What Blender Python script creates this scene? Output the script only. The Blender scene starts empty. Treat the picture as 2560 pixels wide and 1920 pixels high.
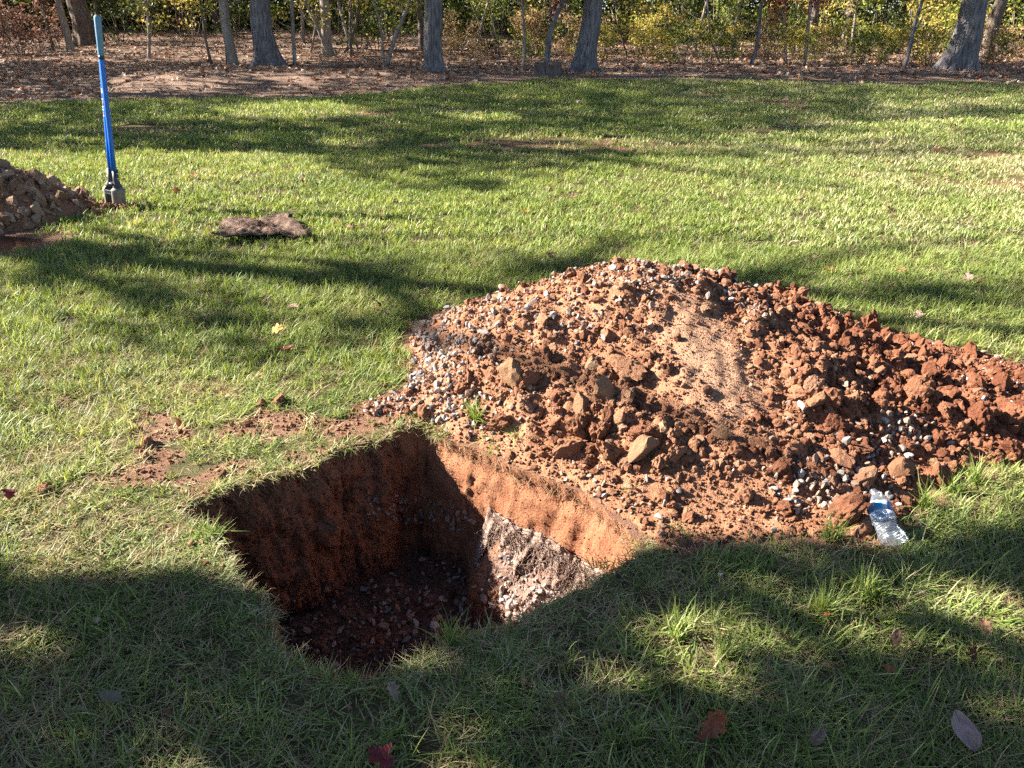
import bpy, bmesh, math, random
import numpy as np
from mathutils import Vector, Matrix, Euler
from mathutils.geometry import delaunay_2d_cdt

rng = np.random.default_rng(11)
random.seed(11)
sc = bpy.context.scene
col = sc.collection
R = math.radians

# ------------------------------------------------------------------ camera, sky, sun, exposure
CAM_H, PITCH, FPX = 1.5, R(26), 1923.0
cam = bpy.data.cameras.new('camera')
camo = bpy.data.objects.new('camera', cam)
col.objects.link(camo)
camo.location = (0, 0, CAM_H)
camo.rotation_euler = (R(90) - PITCH, 0, 0)
cam.sensor_width = 36
cam.lens = 36 * FPX / 2560
cam.clip_start, cam.clip_end = 0.05, 1500
sc.camera = camo

SUN_T, SUN_EL = R(10), R(30)            # from the left and a little behind the pit
SUN_D = np.array([math.cos(SUN_T) * math.cos(SUN_EL), -math.sin(SUN_T) * math.cos(SUN_EL), -math.sin(SUN_EL)])
w = bpy.data.worlds.new('World')
sc.world = w
w.use_nodes = True
wn = w.node_tree.nodes
wn.clear()
sky = wn.new('ShaderNodeTexSky')
sky.sky_type = 'NISHITA'
sky.sun_disc = False
sky.sun_elevation = SUN_EL
sky.sun_rotation = math.atan2(-SUN_D[0], -SUN_D[1])
sky.air_density, sky.dust_density, sky.ozone_density = 0.55, 0.2, 1.0
bg = wn.new('ShaderNodeBackground')
bg.inputs['Strength'].default_value = 0.05
wo = wn.new('ShaderNodeOutputWorld')
w.node_tree.links.new(sky.outputs[0], bg.inputs['Color'])
w.node_tree.links.new(bg.outputs[0], wo.inputs['Surface'])
sl = bpy.data.lights.new('sun', 'SUN')
sl.energy, sl.angle, sl.color = 5.0, R(0.5), (1.0, 0.945, 0.86)
so = bpy.data.objects.new('sun', sl)
col.objects.link(so)
so.location = (-20, 8, 20)
so.rotation_euler = Vector(SUN_D).to_track_quat('-Z', 'Y').to_euler()
sc.view_settings.view_transform = 'Standard'
sc.view_settings.look = 'None'
sc.view_settings.gamma = 1
sc.view_settings.exposure = 2.5
sc.render.engine = 'CYCLES'
sc.cycles.use_adaptive_sampling = True
sc.cycles.adaptive_threshold = 0.025
sc.cycles.use_denoising = False
sc.cycles.max_bounces = 6
sc.cycles.diffuse_bounces = 3
sc.cycles.glossy_bounces = 2
sc.cycles.transmission_bounces = 4
sc.cycles.transparent_max_bounces = 12
sc.cycles.sample_clamp_indirect = 6

# ------------------------------------------------------------------ helpers
def ground_pt(px, py, z=0.0):
    """survey point: where a sight line of the photograph meets the height z"""
    u, v = (px - 1280) / FPX, (960 - py) / FPX
    d = (u, math.cos(PITCH) + v * math.sin(PITCH), -math.sin(PITCH) + v * math.cos(PITCH))
    t = (z - CAM_H) / d[2]
    return np.array([d[0] * t, d[1] * t])

def survey(x, y, z):
    z = z - CAM_H
    dep = y * math.cos(PITCH) - z * math.sin(PITCH)
    up = y * math.sin(PITCH) + z * math.cos(PITCH)
    return 1280 + FPX * x / dep, 960 - FPX * up / dep, dep

def poly(pts):
    return np.array([ground_pt(*p) for p in pts])

_perm = rng.permutation(256)
_perm = np.concatenate([_perm, _perm, _perm])
_grad = rng.normal(size=(256, 3))
_grad /= np.linalg.norm(_grad, axis=1)[:, None]

def noise(P):
    P = np.atleast_2d(np.asarray(P, float))
    i = np.floor(P).astype(int)
    f = P - i
    u = f * f * f * (f * (f * 6 - 15) + 10)
    i &= 255
    out = np.zeros(len(P))
    for a in (0, 1):
        for b in (0, 1):
            for c in (0, 1):
                h = _perm[_perm[_perm[(i[:, 0] + a) & 255] + ((i[:, 1] + b) & 255)] + ((i[:, 2] + c) & 255)]
                g = _grad[h]
                d = g[:, 0] * (f[:, 0] - a) + g[:, 1] * (f[:, 1] - b) + g[:, 2] * (f[:, 2] - c)
                wgt = (u[:, 0] if a else 1 - u[:, 0]) * (u[:, 1] if b else 1 - u[:, 1]) * (u[:, 2] if c else 1 - u[:, 2])
                out += wgt * d
    return out * 1.6

def fbm(P, o=4, gain=0.5):
    P = np.asarray(P, float)
    s, a = 0, 1.0
    for k in range(o):
        s = s + a * noise(P * 2.03 ** k + 17.3 * k)
        a *= gain
    return s

def n2(x, y, sc_=1.0, o=3, seed=0.0):
    x = np.asarray(x, float)
    return fbm(np.stack([np.ravel(x) * sc_ + seed, np.ravel(np.asarray(y, float)) * sc_ - seed, np.full(x.size, seed * .37)], 1), o).reshape(x.shape)

def sstep(x, a, b):
    t = np.clip((x - a) / (b - a), 0, 1)
    return t * t * (3 - 2 * t)

def inside(x, y, P):
    x, y = np.asarray(x, float), np.asarray(y, float)
    r = np.zeros(x.shape, bool)
    Q = np.roll(P, -1, 0)
    for (ax, ay), (bx, by) in zip(P, Q):
        if ay == by:
            continue
        c = ((ay > y) != (by > y)) & (x < (bx - ax) * (y - ay) / (by - ay) + ax)
        r ^= c
    return r

def sdist(x, y, P):
    """signed distance to a polygon, positive inside"""
    x, y = np.asarray(x, float), np.asarray(y, float)
    best = np.full(x.shape, 1e9)
    for (ax, ay), (bx, by) in zip(P, np.roll(P, -1, 0)):
        ex, ey = bx - ax, by - ay
        t = np.clip(((x - ax) * ex + (y - ay) * ey) / (ex * ex + ey * ey + 1e-12), 0, 1)
        best = np.minimum(best, np.hypot(x - ax - t * ex, y - ay - t * ey))
    return np.where(inside(x, y, P), best, -best)

def mesh(name, V, F, mat=None, smooth=True, attrs=None):
    """V (n,3); F (m,k) array or list of such arrays"""
    me = bpy.data.meshes.new(name)
    V = np.asarray(V, np.float32)
    Fs = [np.asarray(f, np.int32) for f in (F if isinstance(F, list) else [F]) if len(f)]
    me.vertices.add(len(V))
    me.vertices.foreach_set('co', V.ravel())
    idx = np.concatenate([f.ravel() for f in Fs])
    cnt = np.concatenate([np.full(len(f), f.shape[1], np.int32) for f in Fs])
    me.loops.add(len(idx))
    me.loops.foreach_set('vertex_index', idx)
    me.polygons.add(len(cnt))
    me.polygons.foreach_set('loop_start', np.concatenate([[0], np.cumsum(cnt)[:-1]]).astype(np.int32))
    me.polygons.foreach_set('loop_total', cnt)
    me.polygons.foreach_set('use_smooth', np.full(len(cnt), smooth))
    for k, a in (attrs or {}).items():
        a = np.asarray(a, np.float32)
        at = me.attributes.new(k, 'FLOAT', 'POINT')
        at.data.foreach_set('value', a.ravel())
    me.update(calc_edges=True)
    if mat:
        me.materials.append(mat)
    return me

def obj(name, me, parent=None, loc=None, rot=None, scale=None):
    o = bpy.data.objects.new(name, me)
    col.objects.link(o)
    if parent is not None:
        o.parent = parent
    if loc is not None:
        o.location = loc
    if rot is not None:
        o.rotation_euler = rot
    if scale is not None:
        o.scale = (scale,) * 3 if np.isscalar(scale) else scale
    return o

def tag(o, label=None, cat=None, group=None, kind=None):
    if label: o['label'] = label
    if cat: o['category'] = cat
    if group: o['group'] = group
    if kind: o['kind'] = kind
    return o

def empty(name, loc=(0, 0, 0), rot=(0, 0, 0)):
    return obj(name, None, None, loc, rot)

def grid_faces(nu, nv, wrap=False):
    """vertex (i over nu, j over nv) = i*nv+j ; wrap closes i"""
    I = np.arange(nu if wrap else nu - 1)
    J = np.arange(nv - 1)
    i, j = np.meshgrid(I, J, indexing='ij')
    i2 = (i + 1) % nu
    return np.stack([i * nv + j, i2 * nv + j, i2 * nv + j + 1, i * nv + j + 1], -1).reshape(-1, 4)

def tube(P, rad, n=10, caps=True):
    """swept tube along polyline P with radius per point -> V, [quads, tris]"""
    P = np.asarray(P, float)
    rad = np.broadcast_to(np.asarray(rad, float), (len(P),))
    T = np.gradient(P, axis=0)
    T /= np.linalg.norm(T, axis=1)[:, None] + 1e-12
    ref = np.array([0.31, 0.95, 0.05]) if abs(T[0, 2]) > .7 else np.array([0., 0.05, 1.])
    A = np.cross(T, ref)
    A /= np.linalg.norm(A, axis=1)[:, None] + 1e-12
    B = np.cross(T, A)
    a = np.arange(n) * 2 * np.pi / n
    V = P[:, None] + rad[:, None, None] * (np.cos(a)[None, :, None] * A[:, None] + np.sin(a)[None, :, None] * B[:, None])
    V = V.transpose(1, 0, 2).reshape(-1, 3)
    m = len(P)
    F = [grid_faces(n, m, True)]
    if caps:
        V = np.vstack([V, P[:1], P[-1:]])
        i = np.arange(n)
        j = (i + 1) % n
        F.append(np.concatenate([np.stack([j * m, i * m, np.full(n, n * m)], 1), np.stack([i * m + m - 1, j * m + m - 1, np.full(n, n * m + 1)], 1)]))
    return V, F

def join(parts):
    """[(V, F or [F..])] -> V, [quads, tris]"""
    Vs, fs, o = [], {}, 0
    for V, F in parts:
        for f in (F if isinstance(F, list) else [F]):
            if len(f):
                fs.setdefault(np.asarray(f).shape[1], []).append(np.asarray(f) + o)
        Vs.append(V)
        o += len(V)
    return np.vstack(Vs), [np.concatenate(v) for v in fs.values()]

def ico(n):
    bm = bmesh.new()
    bmesh.ops.create_icosphere(bm, subdivisions=n, radius=1)
    V = np.array([v.co[:] for v in bm.verts])
    F = np.array([[v.index for v in f.verts] for f in bm.faces])
    bm.free()
    return V, F
ICO = {n: ico(n) for n in (1, 2, 3, 4)}

def rotmats(n, tilt=None):
    """random rotation matrices (n,3,3)"""
    q = rng.normal(size=(n, 4))
    q /= np.linalg.norm(q, axis=1)[:, None]
    a, b, c, d = q.T
    return np.stack([1 - 2 * (c * c + d * d), 2 * (b * c - a * d), 2 * (b * d + a * c), 2 * (b * c + a * d), 1 - 2 * (b * b + d * d), 2 * (c * d - a * b), 2 * (b * d - a * c), 2 * (c * d + a * b), 1 - 2 * (b * b + c * c)], 1).reshape(n, 3, 3)

def replicate(bases, which, pos, Rm, scl, extra=None):
    """many copies of base meshes (list of (V,F tris)) joined: returns V, F, tint"""
    Vs, Fs, Ts, o = [], [], [], 0
    for k, (bv, bf) in enumerate(bases):
        ix = np.nonzero(which == k)[0]
        if not len(ix):
            continue
        v = np.einsum('nij,vj->nvi', Rm[ix], bv) * scl[ix, None, None] + pos[ix, None]
        Vs.append(v.reshape(-1, 3))
        f = bf[None] + (o + np.arange(len(ix)) * len(bv))[:, None, None]
        Fs.append(f.reshape(-1, bf.shape[1]))
        t = extra[ix] if extra is not None else rng.random(len(ix))
        Ts.append(np.repeat(t, len(bv)))
        o += len(ix) * len(bv)
    return np.vstack(Vs), np.vstack(Fs), np.concatenate(Ts)

# ------------------------------------------------------------------ node helper and materials
class NT:
    def __init__(s, name):
        s.m = bpy.data.materials.new(name)
        s.m.use_nodes = True
        s.nt = s.m.node_tree
        s.nt.nodes.clear()
        s.out = s.nt.nodes.new('ShaderNodeOutputMaterial')
    def n(s, typ, ins=None, out=0, **props):
        nd = s.nt.nodes.new('ShaderNode' + typ)
        for k, v in props.items():
            setattr(nd, k, v)
        for k, v in (ins or {}).items():
            if isinstance(v, bpy.types.NodeSocket):
                s.nt.links.new(v, nd.inputs[k])
            else:
                t = nd.inputs[k]
                if t.type == 'RGBA' and len(v) == 3:
                    v = (*v, 1)
                t.default_value = v
        s.last = nd
        return nd.outputs[out]
    def pos(s): return s.n('NewGeometry', out='Position')
    def objco(s): return s.n('TexCoord', out='Object')
    def attr(s, name, inst=False, out='Fac'): return s.n('Attribute', out=out, attribute_name=name, attribute_type='INSTANCER' if inst else 'GEOMETRY')
    def orand(s): return s.n('ObjectInfo', out='Random')
    def noise(s, v, scale, detail=4, rough=.55, dist=0.0): return s.n('TexNoise', {'Vector': v, 'Scale': scale, 'Detail': detail, 'Roughness': rough, 'Distortion': dist})
    def vor(s, v, scale, feature='F1'): return s.n('TexVoronoi', {'Vector': v, 'Scale': scale}, feature=feature)
    def mapr(s, v, a, b, c=0.0, d=1.0): return s.n('MapRange', {0: v, 1: a, 2: b, 3: c, 4: d})
    def mix(s, f, a, b, blend='MIX'): return s.n('Mix', {0: f, 6: a, 7: b}, out=2, data_type='RGBA', blend_type=blend)
    def math(s, op, a, b=0.0): return s.n('Math', {0: a, 1: b}, operation=op)
    def stretch(s, v, sx, sy, sz): return s.n('VectorMath', {0: v, 1: (sx, sy, sz)}, operation='MULTIPLY')
    def ramp(s, f, stops):
        o = s.n('ValToRGB', {0: f})
        cr = s.last.color_ramp
        while len(cr.elements) < len(stops):
            cr.elements.new(.5)
        for e, (p, c) in zip(cr.elements, stops):
            e.position = p
            e.color = (*c, 1)
        return o
    def bump(s, h, strength=.5, dist=.01, nrm=None):
        d = {'Height': h, 'Strength': strength, 'Distance': dist}
        if nrm is not None: d['Normal'] = nrm
        return s.n('Bump', d)
    def bsdf(s, color, rough=.9, spec=.25, nrm=None, **kw):
        d = {'Base Color': color, 'Roughness': rough, 'Specular IOR Level': spec, **kw}
        if nrm is not None: d['Normal'] = nrm
        return s.n('BsdfPrincipled', d)
    def done(s, sh):
        s.nt.links.new(sh, s.out.inputs['Surface'])
        return s.m

CLAY = [(0.0, (.132, .055, .028)), (.38, (.225, .102, .053)), (.62, (.282, .138, .075)), (1.0, (.345, .19, .114))]
RED = (.84, .71, .68)

def damp(t, p):
    """redder, moister clay towards the right flank of the heap"""
    x = t.n('SeparateXYZ', {0: p}, out=0)
    return t.mapr(t.math('ADD', x, t.math('MULTIPLY', t.math('SUBTRACT', t.noise(p, 3, 3, .5), .5), 1.4)), .75, 1.6)

def m_soil(name, fine=1.0):
    t = NT(name)
    p = t.pos()
    a = t.noise(p, 5, 5, .6)
    b = t.noise(p, 60, 4, .7)
    f = t.math('ADD', t.math('MULTIPLY', a, .55), t.math('MULTIPLY', b, .5))
    c = t.ramp(t.mapr(f, .3, .75), CLAY)
    c = t.mix(t.mapr(t.noise(p, 220, 2, .6), .55, .75, 0, .5), c, (.28, .17, .11))
    c = t.mix(damp(t, p), c, RED, 'MULTIPLY')
    c = t.mix(t.math('MULTIPLY', t.attr('sand'), .75), c, t.mix(t.noise(p, 300, 3, .7), (.27, .158, .096), (.38, .245, .158)))
    h = t.math('ADD', t.math('MULTIPLY', t.noise(p, 130, 5, .75), .7), t.math('MULTIPLY', t.vor(p, 190), .5))
    return t.done(t.bsdf(c, .95, .12, t.bump(h, .9, .006)))

def m_clod(name, stops, bump=.8, scale=1.0, red=True):
    """lump of earth or rock: colour differs from piece to piece"""
    t = NT(name)
    o = t.objco()
    r = t.math('FRACT', t.math('ADD', t.orand(), t.attr('tint')))
    p = t.pos()
    a = t.noise(p, 45 * scale, 5, .65)
    f = t.math('ADD', t.math('MULTIPLY', r, .75), t.math('MULTIPLY', a, .45))
    c = t.ramp(t.mapr(f, .15, 1.05), stops)
    c = t.mix(t.mapr(t.noise(p, 210, 3, .7), .5, .8, 0, .4), c, (.27, .16, .10))
    if red: c = t.mix(damp(t, p), c, RED, 'MULTIPLY')
    h = t.math('ADD', t.noise(p, 110 * scale, 6, .75), t.math('MULTIPLY', t.noise(p, 420, 3, .7), .4))
    return t.done(t.bsdf(c, .95, .15, t.bump(h, bump, .012)))

def m_gravel(name, dust=.35, base=((.10, .092, .088), (.19, .175, .16), (.28, .258, .235), (.42, .39, .355)), dusty=.85):
    t = NT(name)
    r = t.math('FRACT', t.math('ADD', t.orand(), t.attr('tint')))
    c = t.ramp(r, [(0, base[0]), (.3, base[1]), (.65, base[2]), (1, base[3])])
    p = t.pos()
    c = t.mix(t.mapr(t.noise(p, 160, 4, .6), .35, .8, 0, .5), c, (.30, .28, .27))
    c = t.mix(t.mapr(t.noise(p, 38, 5, .7), .42, .66, 0, dust), c, (.34, .20, .115))
    c = t.mix(t.mapr(t.math('FRACT', t.math('MULTIPLY', r, 7.31)), .30, .62, 0, dusty), c, t.mix(t.noise(p, 60, 3, .6), (.21, .112, .066), (.30, .195, .128)))
    return t.done(t.bsdf(c, .85, .2, t.bump(t.noise(p, 260, 4, .7), .5, .003)))

def m_ground():
    t = NT('turf_soil')
    p = t.pos()
    bare, wood = t.attr('bare'), t.attr('woods')
    n1 = t.noise(p, 9, 6, .65)
    nf = t.noise(p, 130, 4, .7)
    th = t.ramp(t.math('ADD', t.math('MULTIPLY', n1, .45), t.math('MULTIPLY', nf, .55)), [(.3, (.030, .026, .012)), (.5, (.085, .075, .032)), (.68, (.19, .15, .075))])
    clay = t.ramp(t.math('ADD', t.math('MULTIPLY', n1, .5), t.math('MULTIPLY', nf, .5)), [(.3, (.12, .056, .034)), (.52, (.21, .112, .070)), (.72, (.29, .18, .12))])
    k = t.mapr(t.math('ADD', bare, t.math('MULTIPLY', t.math('SUBTRACT', t.noise(p, 26, 5, .7), .5), .9)), .3, .62)
    c = t.mix(k, th, clay)
    wd = t.ramp(t.math('ADD', t.math('MULTIPLY', t.noise(p, 1.3, 5, .6), .5), t.math('MULTIPLY', t.noise(p, 24, 4, .8), .5)), [(.3, (.085, .052, .036)), (.5, (.20, .13, .092)), (.7, (.36, .255, .185))])
    c = t.mix(wood, c, wd)
    h = t.math('ADD', nf, t.math('MULTIPLY', t.noise(p, 420, 3, .7), .5))
    return t.done(t.bsdf(c, .95, .1, t.bump(h, .9, .012)))

def m_pit():
    t = NT('pit_clay')
    p = t.pos()
    z = t.n('SeparateXYZ', {0: p}, out=2)
    st = t.noise(t.stretch(p, 1, 1, .22), 26, 5, .65)
    bl = t.noise(p, 11, 5, .6)
    fi = t.noise(p, 120, 4, .7)
    f = t.math('ADD', t.math('ADD', t.math('MULTIPLY', st, .45), t.math('MULTIPLY', bl, .3)), t.math('MULTIPLY', fi, .3))
    c = t.ramp(t.mapr(f, .34, .72), [(0, (.115, .039, .020)), (.3, (.235, .093, .046)), (.65, (.305, .137, .070)), (1, (.385, .21, .122))])
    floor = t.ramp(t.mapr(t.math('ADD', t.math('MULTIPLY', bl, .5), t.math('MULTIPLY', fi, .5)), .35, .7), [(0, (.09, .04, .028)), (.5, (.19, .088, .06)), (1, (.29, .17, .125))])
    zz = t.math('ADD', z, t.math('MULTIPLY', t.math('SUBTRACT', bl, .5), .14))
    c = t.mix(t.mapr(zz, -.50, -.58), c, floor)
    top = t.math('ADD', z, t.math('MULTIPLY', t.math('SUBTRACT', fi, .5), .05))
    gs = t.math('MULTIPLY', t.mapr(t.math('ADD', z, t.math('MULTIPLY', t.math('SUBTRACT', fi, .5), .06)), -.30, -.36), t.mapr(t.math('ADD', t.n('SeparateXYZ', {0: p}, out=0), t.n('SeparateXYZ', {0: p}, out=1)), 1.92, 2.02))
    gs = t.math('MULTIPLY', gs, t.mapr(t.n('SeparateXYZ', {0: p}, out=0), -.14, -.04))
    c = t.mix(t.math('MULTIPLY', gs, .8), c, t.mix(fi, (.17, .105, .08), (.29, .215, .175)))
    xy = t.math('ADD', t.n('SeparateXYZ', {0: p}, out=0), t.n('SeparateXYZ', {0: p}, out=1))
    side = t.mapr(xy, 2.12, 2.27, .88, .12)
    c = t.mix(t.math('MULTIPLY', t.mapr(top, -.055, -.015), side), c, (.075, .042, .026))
    h = t.math('ADD', t.math('MULTIPLY', st, 1.2), t.math('ADD', fi, t.math('MULTIPLY', t.noise(p, 380, 3, .7), .35)))
    return t.done(t.bsdf(c, .93, .15, t.bump(h, .9, .012)))

def m_blade(name, stops, dry):
    t = NT(name)
    r, tip = t.attr('rnd'), t.attr('tip')
    d, hu = t.attr('dry', True), t.attr('hue', True)
    f = t.math('ADD', t.math('MULTIPLY', r, .65), t.math('MULTIPLY', hu, .45))
    c = t.ramp(f, stops)
    dd = t.mapr(t.math('ADD', d, t.math('MULTIPLY', t.math('SUBTRACT', r, .5), .9)), .52, .90)
    c = t.mix(dd, c, dry)
    c = t.mix(t.mapr(tip, .75, 1.0, 0, .35), c, dry)
    b = t.bsdf(c, .5, .22)
    tr = t.n('BsdfTranslucent', {'Color': t.mix(1.0, c, (1.0, .95, .5), 'MULTIPLY')})
    return t.done(t.n('MixShader', {0: .38, 1: b, 2: tr}))

def m_leaf(name, stops, trans=.4, inst=False):
    t = NT(name)
    r = t.math('FRACT', t.math('ADD', t.attr('tint'), t.math('MULTIPLY', t.attr('hue', True) if inst else t.orand(), .35)))
    c = t.ramp(r, stops)
    b = t.bsdf(c, .55, .3)
    tr = t.n('BsdfTranslucent', {'Color': c})
    return t.done(t.n('MixShader', {0: trans, 1: b, 2: tr}))

def m_bark(name, dark, light):
    t = NT(name)
    p = t.objco()
    s = t.stretch(p, 1, 1, .16)
    a = t.noise(s, 26, 6, .7, .6)
    v = t.vor(s, 22)
    f = t.math('ADD', t.math('MULTIPLY', a, .7), t.math('MULTIPLY', v, .4))
    c = t.ramp(t.mapr(f, .3, .85), [(0, dark), (.5, tuple(.5 * (x + y) for x, y in zip(dark, light))), (1, light)])
    c = t.mix(t.mapr(t.noise(p, 3.1, 4, .6), .5, .7, 0, .45), c, (.18, .175, .15))
    return t.done(t.bsdf(c, .95, .1, t.bump(f, 1.0, .05)))

def m_plain(name, c, rough=.5, spec=.4, metal=0.0, var=.25, scale=40, bump=.15):
    t = NT(name)
    p = t.objco()
    n = t.noise(p, scale, 5, .65)
    cc = t.mix(t.mapr(n, .35, .75, 0, var), c, tuple(x * .45 + .03 for x in c))
    return t.done(t.bsdf(cc, t.mapr(n, .3, .8, rough * .8, min(1, rough * 1.3)), spec, t.bump(n, bump, .002), Metallic=metal))

SOIL = m_soil('loose_clay')
CLOD = m_clod('clay_clod', [(0, (.128, .050, .026)), (.3, (.212, .092, .048)), (.55, (.27, .127, .067)), (.8, (.315, .163, .092)), (1, (.35, .215, .135))], 1.0)
ROCK = m_clod('brown_rock', [(0, (.21, .108, .056)), (.5, (.275, .152, .082)), (1, (.33, .21, .12))], .9)
ROCKS2 = m_clod('weathered_rock', [(0, (.17, .088, .048)), (.4, (.28, .16, .09)), (.75, (.36, .23, .14)), (1, (.44, .32, .22))], .9, 1.0, False)
GRAVEL = m_gravel('crushed_stone')
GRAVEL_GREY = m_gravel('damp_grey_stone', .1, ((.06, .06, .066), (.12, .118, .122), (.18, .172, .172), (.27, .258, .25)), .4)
LIT_WHITESTONE = m_gravel('sunlit_white_stone', .3, ((.12, .105, .098), (.21, .19, .178), (.30, .275, .258), (.43, .405, .38)), .55)  # white stone on the pit's sunny side, sunlight put into its paler colour
GRAVEL_PIT = m_gravel('shaded_buried_stone', .75, ((.10, .09, .09), (.18, .15, .15), (.27, .24, .23), (.42, .40, .40)))  # soil-dusted pit stone out of the sun, shade put into its darker colour
GROUND = m_ground()
PIT = m_pit()
GREEN = m_blade('grass_blade', [(0, (.066, .118, .026)), (.35, (.150, .215, .050)), (.7, (.26, .32, .078)), (1, (.40, .43, .14))], (.58, .50, .31))
STRAW = m_blade('dry_grass_blade', [(0, (.16, .12, .055)), (.5, (.34, .27, .13)), (1, (.50, .42, .24))], (.48, .38, .21))
BARK = m_bark('grey_bark', (.040, .035, .034), (.30, .27, .255))
BARKB = m_bark('brown_bark', (.060, .042, .032), (.24, .18, .14))
BARKL = m_bark('pale_bark', (.16, .12, .09), (.42, .35, .28))
# ------------------------------------------------------------------ survey outlines (metres on the lawn)
PIT_RIM = poly([(443, 1268), (574, 1217), (643, 1195), (760, 1174), (834, 1126), (964, 1095), (995, 1068), (1060, 1060), (1086, 1072), (1110, 1096), (1190, 1120), (1253, 1150),
                (1307, 1178), (1380, 1202), (1452, 1231), (1506, 1275), (1564, 1318), (1608, 1362), (1602, 1385), (1542, 1430), (1477, 1466), (1409, 1488), (1369, 1513),
                (1318, 1535), (1271, 1564), (1138, 1608), (1051, 1651), (986, 1690), (890, 1705), (790, 1690), (730, 1642), (669, 1595), (673, 1521), (655, 1488), (587, 1460), (560, 1390), (520, 1335), (456, 1300)])
PIT2_RIM = np.array([(-3.36, 5.44), (-3.40, 5.20), (-3.65, 5.00), (-4.6, 5.02), (-4.8, 5.5), (-4.2, 5.58), (-3.7, 5.54)])
APRON = poly([(1094, 1075), (1040, 1050), (960, 1040), (900, 1052), (890, 1020), (985, 985), (1020, 960), (1035, 920), (1020, 880), (1015, 835), (1060, 795), (1130, 770)])
APRON = np.vstack([APRON, [(-.42, 3.9), (.0, 4.25), (.6, 4.4), (1.3, 4.2), (1.75, 3.85), (2.1, 3.55), (2.35, 3.3), (2.75, 3.12), (2.9, 2.85)],
                   poly([(2750, 1130), (2560, 1160), (2430, 1185), (2330, 1230), (2290, 1270), (2190, 1345), (2050, 1352), (1900, 1358), (1760, 1368), (1640, 1372), (1600, 1350), (1560, 1312), (1500, 1268), (1445, 1225), (1375, 1196), (1300, 1172), (1248, 1144), (1185, 1112)])])

def densify(P, step, amp, seed):
    """resample a closed outline evenly and roughen it"""
    Q = np.vstack([P, P[:1]])
    s = np.concatenate([[0], np.cumsum(np.hypot(*np.diff(Q, axis=0).T))])
    n = int(s[-1] / step)
    u = np.arange(n) * s[-1] / n
    X = np.stack([np.interp(u, s, Q[:, 0]), np.interp(u, s, Q[:, 1])], 1)
    k = np.array([.2, .6, .2])
    for _ in range(2):
        X = k[0] * np.roll(X, 1, 0) + k[1] * X + k[2] * np.roll(X, -1, 0)
    T = np.roll(X, -1, 0) - np.roll(X, 1, 0)
    T /= np.linalg.norm(T, axis=1)[:, None]
    Nn = np.stack([-T[:, 1], T[:, 0]], 1)
    a = fbm(np.c_[X * 9, np.full(n, seed)], 3) * amp + noise(np.c_[X * 45, np.full(n, seed + 3)]) * amp * .35
    return X + Nn * a[:, None]
RIM = densify(PIT_RIM, .011, .011, 2.0)
RIM2 = densify(PIT2_RIM, .03, .02, 5.0)

def terrain(x, y):
    x, y = np.asarray(x, float), np.asarray(y, float)
    near = np.exp(-((x + .3) ** 2 + (y - 2.3) ** 2) / 9)
    z = .05 * n2(x, y, .35, 2, 3.1) * (1 - near) * sstep(y, 2.5, 8)
    z = z + sstep(y, 17, 20) * .12 + .022 * np.clip(y - 22, 0, 30) * sstep(-x, -4, 6)
    z = z + .14 * np.exp(-((x + 5.5) / 3.0) ** 2 - ((y - 19.0) / 1.2) ** 2)
    return z - .03 * np.clip(y - 60, 0, 400) * .2

CONES = [(.58, 3.30, .455, 1.28, 1.26, 1.15, .85), (1.0, 3.14, .255, 1.0, 1.05, 1.05, .8), (1.45, 2.92, .118, .9, 1.0, .9, .75), (1.95, 2.80, .05, .8, .9, .7, .6), (2.4, 2.76, .02, .7, .7, .6, .5)]
def mound_shape(x, y):
    """height of the big spoil heap and its spread apron (before small lumps)"""
    H = np.zeros_like(x)
    for cx, cy, h, l, r_, f, b in CONES:
        dx = (x - cx) / np.where(x < cx, l, r_)
        dy = (y - cy) / np.where(y < cy, f, b)
        r = np.sqrt(dx * dx + dy * dy + .006) - .06
        hc = h * np.clip(1 - r, 0, 1)
        H = np.maximum(H, hc) + .12 * np.minimum(H, hc)
    return H

def mound_rough(x, y):
    """1 on the lumpy parts, low on the fine fan of sand"""
    return 1 - .93 * np.exp(-(((x - .77 - .20 * (2.8 - y)) / .18) ** 2 + ((y - 2.74) / .36) ** 2) ** 1.5)

def mound_h(x, y):
    x, y = np.asarray(x, float), np.asarray(y, float)
    e = sdist(x, y, APRON) + .05 * n2(x, y, 9, 3, 1.7)
    dp = np.clip(-sdist(x, y, RIM[::3]), 0, 1)
    base = mound_shape(x, y) * sstep(e, -.03, .30)
    rough = mound_rough(x, y)
    rt = .5 + .75 * sstep(x, .95, 1.6)
    lump = .05 * n2(x, y, 3.2, 3, 4.2) + rt * (.034 * np.abs(n2(x, y, 8.5, 3, 7.7)) + .030 * sstep(n2(x, y, 11, 2, 3.7), -.05, .25) - .02 + .016 * n2(x, y, 26, 3, 9.1))
    amt = sstep(base, .02, .16)
    gul = -.05 * np.exp(-((y - 2.86 - .35 * (x - 1.55)) / .05) ** 2) * sstep(x, 1.25, 1.45) * (1 - sstep(x, 1.75, 2.0))
    z = base + (lump * rough + gul) * amt + (.006 + .010 * (n2(x, y, 14, 3, 2.2) + .3)) * sstep(e, -.02, .05)
    z = np.where(e < .03, z - .05 * sstep(-e, -.03, .03), z)
    return z * sstep(dp, .0, .07) + .003 * (e > 0)

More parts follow.
